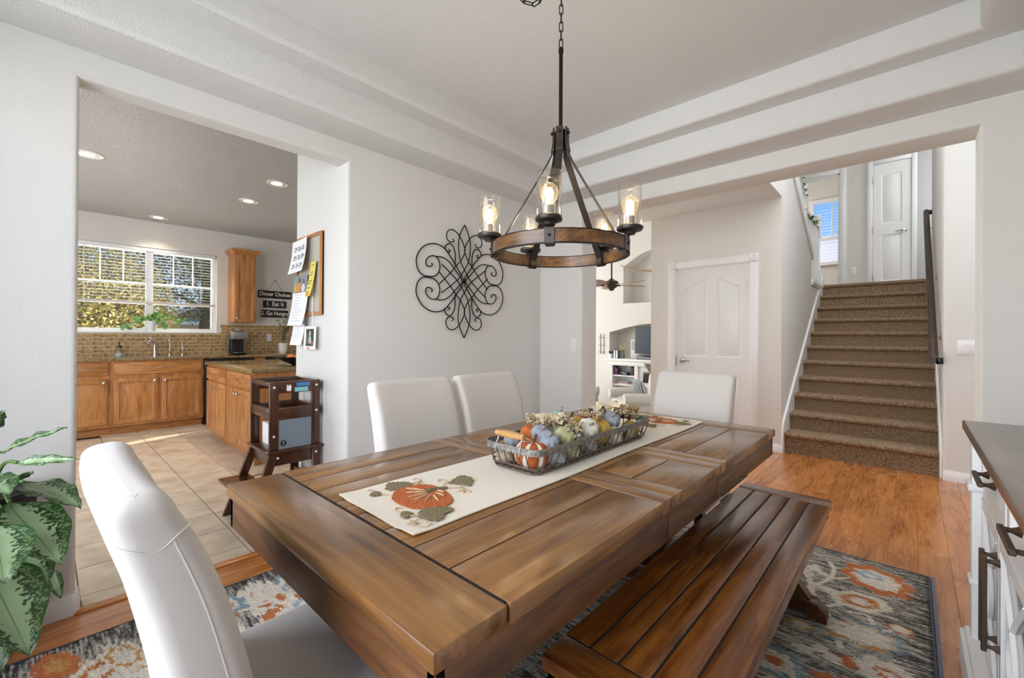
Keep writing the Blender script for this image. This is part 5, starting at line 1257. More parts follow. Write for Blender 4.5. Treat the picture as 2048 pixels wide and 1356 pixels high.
M['soapglass'] = thinglass('frosted_glass', (.8, .82, .8, 1), .2)
MB().lathe([(0, 0), (.04, 0), (.043, .02), (.043, .09), (.03, .115), (.018, .12), (0, .12)], 20, (0, 0, 0)).obj('bottle', 'soapglass', so_, world=False)
MB().lathe([(0, 0.004), (.037, .004), (.038, .05), (0, .05)], 20, (0, 0, 0)).obj('liquid_soap', 'paper', so_, world=False)
MB().lathe([(.022, .118), (.022, .145), (.006, .148), (.006, .175), (.012, .176), (.012, .19), (0, .192)], 14, (0, 0, 0)).tube([(0, 0, .185), (.04, -.02, .18)], .005, 6).obj('pump', 'black', so_, world=False)
cm = thing('coffee_maker', 'black and silver pod coffee maker on the counter', 'coffee maker', (KX + .25, 1.95, .916))
b = MB().prism([(-.13, 0), (.13, 0), (.13, .03), (.06, .035), (.02, .05), (.0, .22), (.11, .24), (.13, .28), (.11, .325), (-.02, .335), (-.12, .31), (-.13, .2)], 'y', -.085, .085); b.bevel(.012, 3); b.obj('housing', 'black', cm, world=False)
b = MB().prism([(-.02, .22), (.12, .225), (.14, .275), (.12, .335), (.03, .347), (-.03, .335)], 'y', -.098, .098); b.bevel(.014, 3); b.obj('brew_head', flat('silver_plastic', srgb(150, 152, 156), .3, .4), cm, world=False)
MB().box(-.12, .0, -.13, -.082, .03, .29).bevel(.02, 3).obj('water_tank', 'soapglass', cm, world=False); MB().box(.02, .12, -.07, .07, .03, .04).bevel(.004, 1).obj('drip_tray', 'chrome', cm, world=False)
MB().tube(spl([(.02, -.06, .35), (.11, -.06, .37), (.14, 0, .36), (.11, .06, .37), (.02, .06, .35)], 5), .008, 8).obj('handle', 'chrome', cm, world=False)
switch('white outlet on the brick backsplash under the sign', (KX + .012, 2.455, 1.165), 'x', 1, 'outlet', True)
def sprigs(par, base, n, sp, h, seed, leaf_w, leaf_l, mat, smat):
    r = random.Random(seed)
    for i in range(n):
        a = r.uniform(0, 2 * PI); e = Vector((math.cos(a) * sp * r.uniform(.3, 1), math.sin(a) * sp * r.uniform(.3, 1), h * r.uniform(.6, 1)))
        P = spl([Vector(base), Vector(base) + e * .5 + Vector((0, 0, h * .12)), Vector(base) + e], 6); MB().tube(P, .0022, 5).obj('twig', smat, par)
        for k in range(3, len(P)):
            for s in (-1, 1):
                d = Vector((r.uniform(-1, 1), r.uniform(-1, 1), r.uniform(-.2, .8))).normalized(); sd = d.orthogonal().normalized(); p = P[k]
                L = leaf_l * r.uniform(.7, 1.2)
                MB().face([p, p + d * L * .5 + sd * leaf_w, p + d * L, p + d * L * .5 - sd * leaf_w]).id_data if False else None
                b = MB(); b.sheet(lambda u, v, p=p, d=d, sd=sd, L=L: p + d * (L * v) + sd * ((u - .5) * 2 * leaf_w * math.sin(PI * v)) - Vector((0, 0, .15 * L * v * v)), 2, 4); b.obj('leaf', mat, par)
M['olive'] = flat('olive_leaf', srgb(92, 100, 66), .6); M['pothos'] = speckle('pothos_leaf', [(.35, srgb(70, 120, 50)), (.6, srgb(130, 172, 96))], 60, .4); M['ceramic'] = flat('white_ceramic', (.78, .78, .76, 1), .3)
pp = thing('olive_plant', 'sparse olive sprigs in a white pot at the right of the counter', 'potted plant', (KX + .26, 2.575, .916))
MB().lathe([(0, 0), (.05, 0), (.055, .01), (.066, .15), (.066, .165), (.058, .165), (.054, .14), (0, .14)], 24, (KX + .26, 2.575, .916)).obj('pot', 'ceramic', pp)
sprigs(pp, (KX + .26, 2.575, 1.05), 8, .13, .42, 4, .007, .035, 'olive', stemM)
wp = thing('windowsill_plant', 'trailing green plant in a white pot on the kitchen window sill', 'potted plant', (KX - .03, 1.005, 1.241))
MB().lathe([(0, 0), (.042, 0), (.046, .01), (.062, .13), (.062, .145), (.056, .145), (.052, .12), (0, .12)], 24, (KX - .03, 1.005, 1.241)).obj('pot', 'ceramic', wp)
def roundleaf(p, d, w, par):
    d = Vector(d).normalized(); sd = d.cross(Vector((1, 0, .3))).normalized(); p = Vector(p); L = w * 2.3
    b = MB(); b.sheet(lambda u, v: p + d * (L * v) + sd * ((u - .5) * 2 * w * math.sin(PI * v ** .8)) + Vector((.01 * math.sin(PI * v), 0, -.1 * L * v * v)), 4, 6); b.obj('leaf', 'pothos', par)
r = random.Random(8)
for br in ([(0, 0, .14), (.03, -.12, .20), (.04, -.22, .10), (.05, -.32, .04)], [(0, 0, .14), (.03, .14, .22), (.04, .28, .18), (.04, .42, .14)], [(0, 0, .14), (.04, -.05, .2), (.05, -.1, .16)], [(0, 0, .14), (.04, .06, .18), (.05, .12, .06)], [(0, 0, .14), (.02, .02, .2), (.03, .05, .24)]):
    P = spl([Vector((KX - .03, 1.005, 1.241)) + Vector(q) for q in br], 5); MB().tube(P, .0025, 5).obj('vine', 'stalk', wp)
    for k in range(2, len(P), 2):
        for s in (0, 1): roundleaf(P[k], (r.uniform(.0, .5), r.uniform(-1, 1), r.uniform(-.7, .8)), r.uniform(.02, .032), wp)
vr = thing('floor_vent', 'small brown floor vent at the foot of the base cabinets', 'vent', (-6.96, .36, 0)); bx('frame', -7.0, -6.92, .26, .46, 0, .006, 'bronze', vr)
for i in range(6): bx('louvre', -6.99, -6.93, .275 + i * .03, .29 + i * .03, .006, .010, 'matblack', vr)

# ---- kitchen helper tower -------------------------------------------------------
tw = thing('toddler_tower', 'dark brown wooden toddler step tower against the wall end', 'step stool', (-3.14, 1.07, 0))
PX0, PX1, PY0, PY1, PZ = -3.335, -2.955, .965, 1.285, .47
bx('platform', PX0 - .015, PX1 + .015, PY0 - .015, PY1 + .012, PZ - .02, PZ, 'tower', tw, .006)
bx('platform_apron', PX0 + .03, PX1 - .03, PY0 + .012, PY0 + .032, PZ - .10, PZ - .02, 'tower', tw); bx('platform_apron', PX1 - .03, PX1 - .01, PY0 + .012, PY1, PZ - .10, PZ - .02, 'tower', tw); bx('platform_apron', PX0 + .01, PX0 + .03, PY0 + .012, PY1, PZ - .10, PZ - .02, 'tower', tw)
def legbar(p0, p1, wx, wy, name='leg'):
    b = MB(); A = [b.v((p0[0] + i * wx, p0[1] + j * wy, p0[2])) for i, j in ((-1, -1), (1, -1), (1, 1), (-1, 1))]; B = [b.v((p1[0] + i * wx, p1[1] + j * wy, p1[2])) for i, j in ((-1, -1), (1, -1), (1, 1), (-1, 1))]
    b.bm.faces.new(A); b.bm.faces.new(B[::-1])
    for j in range(4): b.bm.faces.new((A[j], B[j], B[(j + 1) % 4], A[(j + 1) % 4]))
    return b.bevel(.003, 1).obj(name, 'tower', tw)
for sx, x, xf in ((-1, PX0 + .012, PX0 - .02), (1, PX1 - .012, PX1 + .02)):
    legbar((x, PY0 + .03, PZ - .02), (xf, PY0 - .125, 0), .011, .028); legbar((x, PY1 - .03, PZ - .02), (xf, PY1 - .02, 0), .011, .028)
    legbar((xf - sx * .01, PY0 - .05, .225), (xf, PY0 + .12, .225), .010, .001, 'side_rail')
bx('lower_step', PX0 - .03, PX1 + .03, PY0 - .175, PY0 + .0, .232, .252, 'tower', tw, .006)
bx('step_apron', PX0 - .0, PX1 + .0, PY0 - .10, PY0 - .085, .17, .232, 'tower', tw); bx('rear_rail', PX0 - .0, PX1 + .0, PY1 - .04, PY1 - .02, .20, .25, 'tower', tw)
TZ1 = .905
for x in (PX0 + .0, PX1 - .024):
    for y in (PY0 + .0, PY1 - .06): bx('post', x, x + .024, y, y + .055, PZ, TZ1, 'tower', tw, .004)
for x in (PX0 + .0, PX1 - .024):
    bx('top_rail', x, x + .024, PY0 + .05, PY1 - .055, TZ1 - .075, TZ1, 'tower', tw, .003)
    bx('middle_rail', x, x + .024, PY0 + .05, PY1 - .055, .66, .735, 'tower', tw, .003)
bx('top_rail', PX0 + .02, PX1 - .02, PY0 + .003, PY0 + .024, TZ1 - .03, TZ1 - .003, 'tower', tw, .003); bx('top_rail', PX0 + .02, PX1 - .02, PY1 - .03, PY1 - .008, TZ1 - .075, TZ1 - .003, 'tower', tw, .003)
bx('middle_rail', PX0 + .02, PX1 - .02, PY1 - .03, PY1 - .008, .66, .735, 'tower', tw, .003); bx('middle_rail', PX0 + .02, PX1 - .02, PY0 + .003, PY0 + .024, .67, .735, 'tower', tw, .003)
gp = bx('chalk_panel', PX1 - .016, PX1 - .006, PY0 + .05, PY1 - .055, PZ + .003, .66, 'greyplate', tw)
MB().lathe([(.019, 0), (.019, .0012), (0, .0013)], 24, (PX1 - .0062, PY0 + .085, PZ + .04), 'x').obj('logo_disc', 'matblack', gp)
MB().tube([(PX1 - .0046, PY0 + .079, PZ + .05), (PX1 - .0046, PY0 + .092, PZ + .05), (PX1 - .0046, PY0 + .078, PZ + .032), (PX1 - .0046, PY0 + .092, PZ + .032)], .0012, 5).obj('logo_stroke', 'paper', gp)
lat = PX1 + .0005
for i, (y, z) in enumerate(((PY0 + .026, TZ1 - .035), (PY1 - .03, TZ1 - .035), (PY1 - .03, .70), (PY0 + .026, .56), (PY0 + .05, PZ - .05), (PY1 - .03, PZ - .05))): MB().lathe([(.0075, 0), (.007, .002), (0, .0025)], 12, (lat if z > .47 else PX1 + .002, y, z), 'x').obj('screw_cap', 'paper', tw)
bx('sticker', lat, lat + .001, PY0 + .16, PY0 + .245, TZ1 - .035, TZ1 - .012, flat('blue_sticker', srgb(58, 128, 190), .4), tw, .0004); bx('sticker', lat, lat + .001, PY0 + .15, PY0 + .235, TZ1 - .07, TZ1 - .042, flat('aqua_sticker', srgb(130, 196, 204), .4), tw, .0004)
b = MB().prism([(PY0 + .10, TZ1 - .06), (PY0 + .125, TZ1 - .065), (PY0 + .13, TZ1 - .035), (PY0 + .12, TZ1 - .02), (PY0 + .112, TZ1 - .03), (PY0 + .103, TZ1 - .02), (PY0 + .10, TZ1 - .035)], 'x', lat, lat + .001); b.obj('sticker', 'paper', tw)
text('sticker_lettering', 'KODIAK', .014, 'paper', tw, (lat + .0014, PY0 + .205, TZ1 - .0235), (PI / 2, 0, PI / 2), 0, .0002) if False else None
bx('paper_box', PX0 + .06, PX0 + .20, PY0 + .06, PY0 + .16, PZ, PZ + .14, 'paper', tw)

# ---- bulletin board -------------------------------------------------------------
YW = 1.31
bb_ = thing('bulletin_board', 'wood-framed bulletin board on the wall end by the kitchen', 'bulletin board', (-3.19, YW, 1.63))
x0, x1, z0, z1 = -3.405, -2.975, 1.345, 1.925
bx('board', x0, x1, YW - .012, YW - .001, z0, z1, 'cork', bb_)
for q in ((x0, x0 + .024, z0, z1), (x1 - .024, x1, z0, z1)): bx('frame_bar', q[0], q[1], YW - .022, YW - .001, q[2], q[3], 'oakz', bb_, .002)
for q in ((x0 + .024, x1 - .024, z0, z0 + .024), (x0 + .024, x1 - .024, z1 - .024, z1)): bx('frame_bar', q[0], q[1], YW - .022, YW - .001, q[2], q[3], 'oakx', bb_, .002)
def sheetp(name, label, x0, x1, z0, z1, mat, y=YW - .026, curl=.03, slant=0.0, cat='paper', curlx=0.0):
    t = thing(name, label, cat, ((x0 + x1) / 2, y, z0))
    def fn(u, v): return (x0 + (x1 - x0) * u + slant * (1 - v), y - curl * (1 - v) ** 2 - curlx * u * u, z0 + (z1 - z0) * v)
    MB().sheet(fn, 8, 8).obj('sheet', mat, t); return t, fn
def marks(t, fn, rows, mat='ink', w=.05, h=.006):
    for (u0, u1, v) in rows:
        def g(u, q): p = fn(u0 + (u1 - u0) * u, v + (q - .5) * h / .25); return (p[0], p[1] - .0012, p[2])
        MB().sheet(g, 4, 1).obj('printed_line', mat, t)
t, fn = sheetp('calendar_sheet', 'white calendar sheet pinned at the top of the bulletin board', -3.46, -3.15, 1.66, 1.905, 'paper', YW - .028, .035, 0, 'paper', .02)
rr_ = random.Random(2)
marks(t, fn, [(c + dx, c + dx + .16 + rr_.uniform(-.04, .05), v - k * .05) for v in (.78, .52, .26) for c in (.16, .42, .66) for k, dx in ((0, 0), (1, .04), (2, 0))], h=.007)
t, fn = sheetp('pinned_photo', 'colour photo of people pinned below the calendar sheet', -3.42, -3.175, 1.515, 1.64, flat('photo_background', srgb(128, 138, 146), .3), YW - .03, .006, 0, 'photo')
for u0, u1, v0, v1, c in ((.05, .27, .0, .55, (204, 160, 60)), (.1, .22, .5, .68, (206, 156, 120)), (.3, .55, .0, .6, (214, 130, 70)), (.36, .5, .55, .9, (70, 46, 40)), (.39, .48, .6, .8, (214, 168, 140)), (.6, .85, .0, .5, (206, 204, 212)), (.64, .8, .5, .8, (110, 84, 66)), (.67, .77, .52, .7, (214, 170, 144))):
    def g(u, q, u0=u0, u1=u1, v0=v0, v1=v1):
        a, k = 2 * u - 1, 2 * q - 1; p = fn((u0 + u1) / 2 + (u1 - u0) / 2 * a * math.sqrt(1 - k * k / 2), (v0 + v1) / 2 + (v1 - v0) / 2 * k * math.sqrt(1 - a * a / 2)); return (p[0], p[1] - .001, p[2])
    MB().sheet(g, 5, 5).obj('photo_figure', flat('photo_tone', srgb(*c), .4), t)
t, fn = sheetp('yellow_notepad', 'curling yellow notepad pinned at the right side of the board', -3.125, -3.035, 1.475, 1.72, flat('yellow_pad', srgb(222, 206, 96), .7), YW - .03, .03, -.03, 'notepad'); marks(t, fn, [(.3, .75, .9), (.2, .7, .7), (.2, .6, .62), (.15, .7, .45), (.15, .6, .38), (.1, .6, .25)], h=.006)
marks(t, fn, [(.1, .6, .12), (.2, .7, .05)], flat('orange_print', srgb(206, 130, 70), .7), h=.012)
t, fn = sheetp('hand_list', 'long white handwritten list hanging below the photo', -3.43, -3.155, 1.275, 1.525, 'paper', YW - .034, .03, -.03); marks(t, fn, [(.15, .15 + rr_.uniform(.35, .7), .9 - k * .085) for k in range(10)], flat('faint_ink', srgb(176, 178, 190), .8), h=.003)
t, fn = sheetp('lower_list', 'second white list hanging lowest beside the framed snapshot', -3.43, -3.22, 1.13, 1.29, 'paper', YW - .03, .02, -.02); marks(t, fn, [(.2, .2 + rr_.uniform(.3, .6), .85 - k * .12) for k in range(6)], flat('faint_ink2', srgb(176, 178, 190), .8), h=.003)
t, fn = sheetp('pink_note', 'small pink sticky note behind the hanging snapshot', -3.25, -3.20, 1.175, 1.245, flat('pink_note', srgb(236, 120, 160), .7), YW - .02, .004, 0)
t, fn = sheetp('hanging_snapshot', 'white-bordered snapshot hanging from a ribbon below the board', -3.235, -3.03, 1.105, 1.268, 'paper', YW - .028, .006, 0, 'photo')
def rectp(u0, u1, v0, v1, c, nm='photo_figure'):
    def g(u, q): p = fn(u0 + (u1 - u0) * u, v0 + (v1 - v0) * q); return (p[0], p[1] - .0012, p[2])
    MB().sheet(g, 3, 3).obj(nm, flat('photo_tone', srgb(*c), .4), t)
rectp(.2, .82, .14, .88, (44, 48, 40), 'photo_print')
for u0, u1, v0, v1, c in ((.42, .66, .22, .58, (178, 176, 190)), (.45, .62, .55, .8, (206, 170, 146)), (.24, .4, .2, .7, (94, 108, 72)), (.66, .8, .18, .36, (190, 110, 60))):
    def g(u, q, u0=u0, u1=u1, v0=v0, v1=v1):
        a, k = 2 * u - 1, 2 * q - 1; p = fn((u0 + u1) / 2 + (u1 - u0) / 2 * a * math.sqrt(1 - k * k / 2), (v0 + v1) / 2 + (v1 - v0) / 2 * k * math.sqrt(1 - a * a / 2)); return (p[0], p[1] - .0024, p[2])
    MB().sheet(g, 5, 5).obj('photo_figure', flat('photo_tone', srgb(*c), .4), t)
rectp(.3, .55, .02, .08, (230, 90, 110), 'pink_tab')
MB().tube([(-3.1, YW - .024, 1.268), (-3.105, YW - .024, 1.40), (-3.10, YW - .024, 1.48)], .0035, 5).obj('ribbon', 'paper', t)
switch('white light switch on the wall end below the bulletin board papers', (-3.365, YW, 1.10), 'y', 1)
# ================================================================== STAIR RAILINGS
hr = thing('handrail', 'dark wooden handrail on chrome brackets beside the stairs', 'handrail', (.14, 5.2, 1.0))
prof = [(-.028, -.022), (.028, -.022), (.03, -.008), (.022, .006), (.026, .018), (.012, .028), (-.012, .028), (-.026, .018), (-.022, .006), (-.03, -.008)]
def sweep(P, prof, name, mat, par):
    b = MB(); R = []
    for y, z in P: R.append([b.v((.142 + u, y, z + w)) for u, w in prof])
    n = len(prof)
    for A, B in zip(R, R[1:]):
        for j in range(n): b.bm.faces.new((A[j], A[(j + 1) % n], B[(j + 1) % n], B[j]))
    b.bm.faces.new(R[0][::-1]); b.bm.faces.new(R[-1]); return b.obj(name, mat, par)
M['railwood'] = wood('dark_rail_wood', srgb(26, 14, 8), srgb(54, 30, 18), srgb(88, 52, 30), 'y', 60, .4, .08)
sweep([(5.17, 1.02), (8.08, 2.93)], prof, 'rail', 'railwood', hr)
for y, z in ((5.17, 1.02), (8.06, 2.915)): bx('return', .15, .2, y - .0, y + .05, z - .03, z + .026, 'black', hr, .006)
for y in (5.6, 6.6, 7.75):
    z = 1.02 + (y - 5.17) * .6564
    MB().tube(spl([(.142, y, z - .024), (.145, y, z - .06), (.198, y, z - .085)], 5), .006, 8).lathe([(.024, 0), (.022, -.006), (.01, -.008)], 14, (.2, y, z - .085), 'x').obj('bracket', 'chrome', hr)
br = thing('stair_balustrade', 'white turned balustrade with green garland along the upper landing', 'balustrade', (-1.08, 7.6, 2.03))
def newel(y, z0, z1):
    MB().box(-1.125, -1.035, y - .045, y + .045, z0, z0 + .25).box(-1.12, -1.04, y - .04, y + .04, z1 - .36, z1 - .10).lathe([(.04, 0), (.03, .03), (.036, .06), (.028, .2), (.036, z1 - .36 - z0 - .25)], 14, (-1.08, y, z0 + .25)).lathe([(.03, 0), (.05, .012), (.05, .02), (.03, .03), (.042, .055), (.036, .085), (.015, .10), (0, .102)], 16, (-1.08, y, z1 - .10)).obj('newel_post', 'white', br)
newel(8.2, 2.03, 3.14); newel(7.02, 2.03, 3.32)
def railbar(p, q, nm): 
    d = Vector(q) - Vector(p); b = MB(); s = .028
    A = [b.v((p[0] + i * s, p[1], p[2] + k * s)) for i, k in ((-1, -1), (1, -1), (.8, 1), (-.8, 1))]; B = [b.v((q[0] + i * s, q[1], q[2] + k * s)) for i, k in ((-1, -1), (1, -1), (.8, 1), (-.8, 1))]
    b.bm.faces.new(A); b.bm.faces.new(B[::-1])
    for j in range(4): b.bm.faces.new((A[j], B[j], B[(j + 1) % 4], A[(j + 1) % 4]))
    b.obj(nm, 'white', br)
railbar((-1.08, 7.06, 2.96), (-1.08, 8.16, 2.96), 'top_rail'); railbar((-1.08, 6.98, 3.18), (-1.08, 5.7, 3.95), 'top_rail')
bal = MB().box(-.017, .017, -.017, .017, 0, .14).lathe([(.017, .14), (.011, .16), (.016, .2), (.010, .5), (.014, .72), (.011, .93)], 8, (0, 0, 0)).mesh('baluster', 'white')
for i in range(9): link('baluster', bal, br, (-1.08, 7.15 + i * .113, 2.03))
for i in range(9):
    y = 6.9 - i * .12; link('baluster', bal, br, (-1.08, y, 2.42 + (7.02 - y) * .6))
gm = flat('garland_leaf', srgb(52, 104, 46), .6); r = random.Random(4)
for i in range(22):
    y = 7.12 + i * .047 if i < 14 else 6.95 - (i - 14) * .09; z = 2.91 - .03 * math.sin(i * .9) if i < 14 else 3.13 + (6.98 - y) * .6
    d = Vector((r.uniform(.3, .6), r.uniform(-1, 1), r.uniform(-1, -.2))).normalized(); p = Vector((-1.045, y, z)); sd = d.orthogonal().normalized()
    b = MB(); b.sheet(lambda u, v: p + d * (.05 * v) + sd * ((u - .5) * .036 * math.sin(PI * v)), 2, 3); b.obj('garland_leaf', gm, br)
switch('white outlet on the landing wall left of the closet door', (-.72, 9.2, 2.34), 'y', 1, 'outlet', True)
# ================================================================== LIVING ROOM
mu = thing('mantel_unit', 'white built-in mantel with bookshelves in the living room', 'mantel', (-3.6, 7.75, 0)); UY = 7.62
bx('mantel_shelf', -4.47, -2.5, UY - .06, LY, .745, .79, 'white', mu, .006); bx('mantel_frieze', -4.42, -2.5, UY - .02, LY, .66, .745, 'white', mu, .006)
bx('side_panel', -4.40, -4.335, UY, LY, -.36, .66, 'white', mu); bx('side_panel', -3.87, -3.80, UY, LY, -.36, .66, 'white', mu); bx('back_panel', -4.335, -3.87, LY - .04, LY - .0, -.36, .66, 'white', mu); bx('surround', -3.80, -2.5, UY + .04, LY, -.36, .66, 'white', mu)
for z in (-.18, .06, .28, .46): bx('shelf', -4.335, -3.87, UY + .02, LY - .04, z - .012, z + .012, 'white', mu)
MB().prism([(-3.66, .72), (-3.50, .72), (-3.50, .52), (-3.58, .60), (-3.62, .66)], 'y', UY - .03, UY + .04).obj('dark_bracket', 'buftop', mu)
fb = thing('fireplace_insert', 'black glass fireplace insert below the mantel', 'fireplace', (-3.4, UY, .3)); bx('firebox', -3.70, -3.1, UY + .01, UY + .04, .36, .56, 'black', fb, .004); bx('glass_front', -3.68, -3.12, UY + .005, UY + .012, .38, .54, flat('dark_glass', srgb(40, 46, 52), .1), fb)
bk_c = [(70, 60, 110), (50, 56, 90), (120, 60, 90), (60, 90, 110), (90, 70, 60)]
for i, lab in enumerate(('purple book at the left end of the upper shelf', 'navy book second on the upper shelf', 'maroon book third on the upper shelf', 'teal book on the right part of the upper shelf', 'brown book at the right end of the upper shelf')):
    x = -4.325 + i * .026 if i < 3 else -3.97 + (i - 3) * .03
    o = thing('book', lab, 'book', (x + .012, UY + .12, .472), group='books on the mantel shelf'); bx('cover', x, x + .024, UY + .03, UY + .16, .472, .64 - .02 * (i % 3), flat('book_cover', srgb(*bk_c[i]), .6), o, .002); bx('pages', x + .003, x + .021, UY + .034, UY + .158, .475, .632 - .02 * (i % 3), 'paper', o)
o = thing('media_box', 'black media box on the upper mantel shelf', 'electronics', (-4.08, UY + .1, .472)); bx('case', -4.17, -4.0, UY + .03, UY + .2, .472, .53, 'black', o, .003); bx('display', -4.12, -4.05, UY + .028, UY + .031, .485, .515, 'greyplate', o)
for k, (lab, c) in enumerate((('white magazine lowest in the stack on the middle shelf', (220, 220, 220)), ('red-spined magazine in the stack on the middle shelf', (190, 110, 80)), ('blue-grey magazine on top of the stack on the middle shelf', (150, 170, 190)))):
    o = thing('magazine', lab, 'magazine', (-4.12, UY + .12, .292 + k * .018), group='magazines on the middle shelf'); bx('cover', -4.24 + k * .02, -4.0 - k * .01, UY + .03, UY + .2, .292 + k * .018, .309 + k * .018, flat('magazine', srgb(*c), .5), o)
tv = thing('television', 'flat black television standing on the mantel', 'television', (-3.4, 7.82, .79)); bx('bezel', -3.95, -2.85, 7.80, 7.85, .895, 1.415, 'black', tv, .004); bx('screen', -3.94, -2.86, 7.797, 7.801, .905, 1.405, flat('grey_blue_screen', srgb(54, 70, 82), .12), tv); bx('stand_foot', -3.6, -3.2, 7.76, 7.88, .79, .80, 'black', tv); bx('stand_neck', -3.45, -3.35, 7.82, 7.84, .8, .9, 'black', tv)
o = thing('soundbar', 'small black speaker box under the television', 'speaker', (-3.72, UY + .05, .79)); bx('case', -3.82, -3.45, UY - .02, UY + .08, .79, .875, 'black', o, .006); bx('grille', -3.81, -3.46, UY - .024, UY - .019, .80, .84, 'greyplate', o)
o = thing('mantel_plant', 'small succulent in a white pot on the mantel', 'potted plant', (-4.40, UY + .06, .79)); MB().lathe([(0, 0), (.045, 0), (.05, .09), (.043, .09), (.04, .08), (0, .08)], 18, (-4.40, UY + .06, .79)).obj('pot', 'ceramic', o)
r = random.Random(3)
for i in range(14):
    a = r.uniform(0, 2 * PI); p = Vector((-4.40, UY + .06, .86)); d = Vector((math.cos(a) * .6, math.sin(a) * .6, 1)).normalized(); sd = d.orthogonal().normalized(); b = MB(); b.sheet(lambda u, v: p + d * (.09 * v) + sd * ((u - .5) * .04 * math.sin(PI * v)), 2, 3); b.obj('leaf', 'olive', o)
for i, (lab, c) in enumerate((('blue book standing beside the mantel succulent', (60, 84, 120)), ('green-blue book standing beside the glass vase', (70, 110, 116)))): 
    o = thing('book', lab, 'book', (-4.29 + i * .05, UY + .06, .79), group='books on the mantel top'); bx('cover', -4.31 + i * .05, -4.27 + i * .05, UY, UY + .12, .79, .95, flat('book_cover', srgb(*c), .6), o, .002); bx('pages', -4.306 + i * .05, -4.274 + i * .05, UY - .001, UY + .11, .795, .945, 'paper', o)
o = thing('glass_vase', 'clear glass vase with pale stems on the mantel', 'vase', (-4.15, UY + .08, .79)); MB().lathe([(.04, 0), (.045, .02), (.03, .1), (.04, .17), (.036, .17), (.028, .1), (.04, .02), (0, .01)], 18, (-4.15, UY + .08, .79)).obj('vessel', 'soapglass', o)
for i in range(9): a = i * .7; MB().tube([(-4.15, UY + .08, .82), (-4.15 + .02 * math.cos(a), UY + .08, .95), (-4.15 + .07 * math.cos(a), UY + .08 + .05 * math.sin(a), 1.06 + .01 * (i % 3))], .004, 5).obj('stem', 'tanyarn', o)
o = thing('framed_picture', 'small grey picture leaning in the niche', 'picture', (-4.09, 8.1, .79)); bx('frame', -4.18, -4.0, 8.08, 8.10, .79, 1.16, 'white', o); bx('print', -4.16, -4.02, 8.076, 8.081, .95, 1.13, flat('pale_print', srgb(176, 182, 186), .6), o)
MB().tube(spl([(-4.30, 7.86, 2.66), (-4.0, 7.82, 2.52), (-3.65, 7.82, 2.47), (-3.4, 7.84, 2.46)], 6), [.005 + .0016 * i for i in range(19)], 10).obj('wall_horn', flat('horn', srgb(150, 128, 104), .5)); tag(bpy.data.objects['wall_horn'], 'long curved brown horn mounted in the upper living room alcove', 'horn')
# ceiling fan
FC = Vector((-3.55, 6.2, 2.05)); fn_ = thing('ceiling_fan', 'bronze ceiling fan with brown wooden blades in the living room', 'ceiling fan', FC)
MB().cyl(FC + Vector((0, 0, .06)), .013, 2.89, 'z', 10).obj('downrod', 'bronze', fn_)
MB().lathe([(0, -.10), (.03, -.095), (.05, -.06), (.10, -.03), (.115, .01), (.105, .05), (.05, .075), (.02, .10)], 24, FC).obj('motor', 'bronze', fn_)
M['fanblade'] = wood('fan_blade', srgb(92, 56, 36), srgb(138, 90, 62), srgb(164, 116, 84), 'x', 40, .4, .2)
for i in range(5):
    a = math.radians(-12 + i * 72); Rm = Matrix.Rotation(a, 3, 'Z') @ Matrix.Rotation(.22, 3, 'X'); b = MB()
    out = [(.12, -.04), (.2, -.06), (.5, -.07), (.60, -.05), (.63, 0), (.60, .05), (.5, .07), (.2, .06), (.12, .04)]
    A = [b.v(FC + Rm @ Vector((x, y, .004))) for x, y in out]; B = [b.v(FC + Rm @ Vector((x, y, -.004))) for x, y in out]
    b.bm.faces.new(A); b.bm.faces.new(B[::-1])
    for j in range(len(out)): b.bm.faces.new((A[j], B[j], B[(j + 1) % len(out)], A[(j + 1) % len(out)]))
    bo = b.obj('blade', 'fanblade', fn_); MB().tube([FC + Rm @ Vector((.09, 0, -.01)), FC + Rm @ Vector((.16, 0, -.008))], .012, 6).obj('blade_iron', 'bronze', bo)
# armchairs
M['cream_uph'] = fabric('cream_upholstery', (.66, .64, .60, 1), 300, .2)
def armchair(label, loc, rz):
    t = thing('armchair', label, 'armchair', loc, rz, 'cream living room armchairs')
    MB().box(-.32, .32, -.38, .36, .10, .32).bevel(.03, 3).obj('base', 'cream_uph', t, world=False); MB().box(-.28, .28, -.26, .38, .31, .46).bevel(.05, 4).obj('seat_cushion', 'cream_uph', t, world=False)
    b = MB().prism([(-.44, .12), (-.28, .12), (-.22, .45), (-.26, .84), (-.32, .90), (-.40, .88)], 'x', -.34, .34); b.bevel(.05, 4); b.obj('back', 'cream_uph', t, world=False)
    for s in (-1, 1):
        MB().box(s * .38 - .07, s * .38 + .07, -.36, .36, .10, .50).bevel(.03, 3).obj('arm', 'cream_uph', t, world=False); MB().lathe([(0, -.37), (.085, -.36), (.095, -.33), (.095, .33), (.085, .37), (0, .375)], 20, (s * .395, 0, .52), 'y').obj('rolled_arm', 'cream_uph', t, world=False)
    for sx in (-1, 1):
        for sy in (-1, 1): MB().lathe([(.016, 0), (.026, .05), (.028, .10)], 10, (sx * .34, sy * .30, 0)).obj('foot', 'benchleg', t, world=False)
    return t
armchair('cream rolled-arm chair in front of the living room mantel', (-3.40, 6.9, -.36), math.radians(135)).scale = (1.12, 1.1, 1.08)
armchair('cream chair cut off at the left edge of the living room view', (-4.72, 6.85, -.36), -1.3)
sp_ = thing('striped_pillow', 'grey striped pillow on the living room armchair', 'pillow', (-3.42, 6.93, .34)); sp_.rotation_euler = (-.35, 0, math.radians(140))
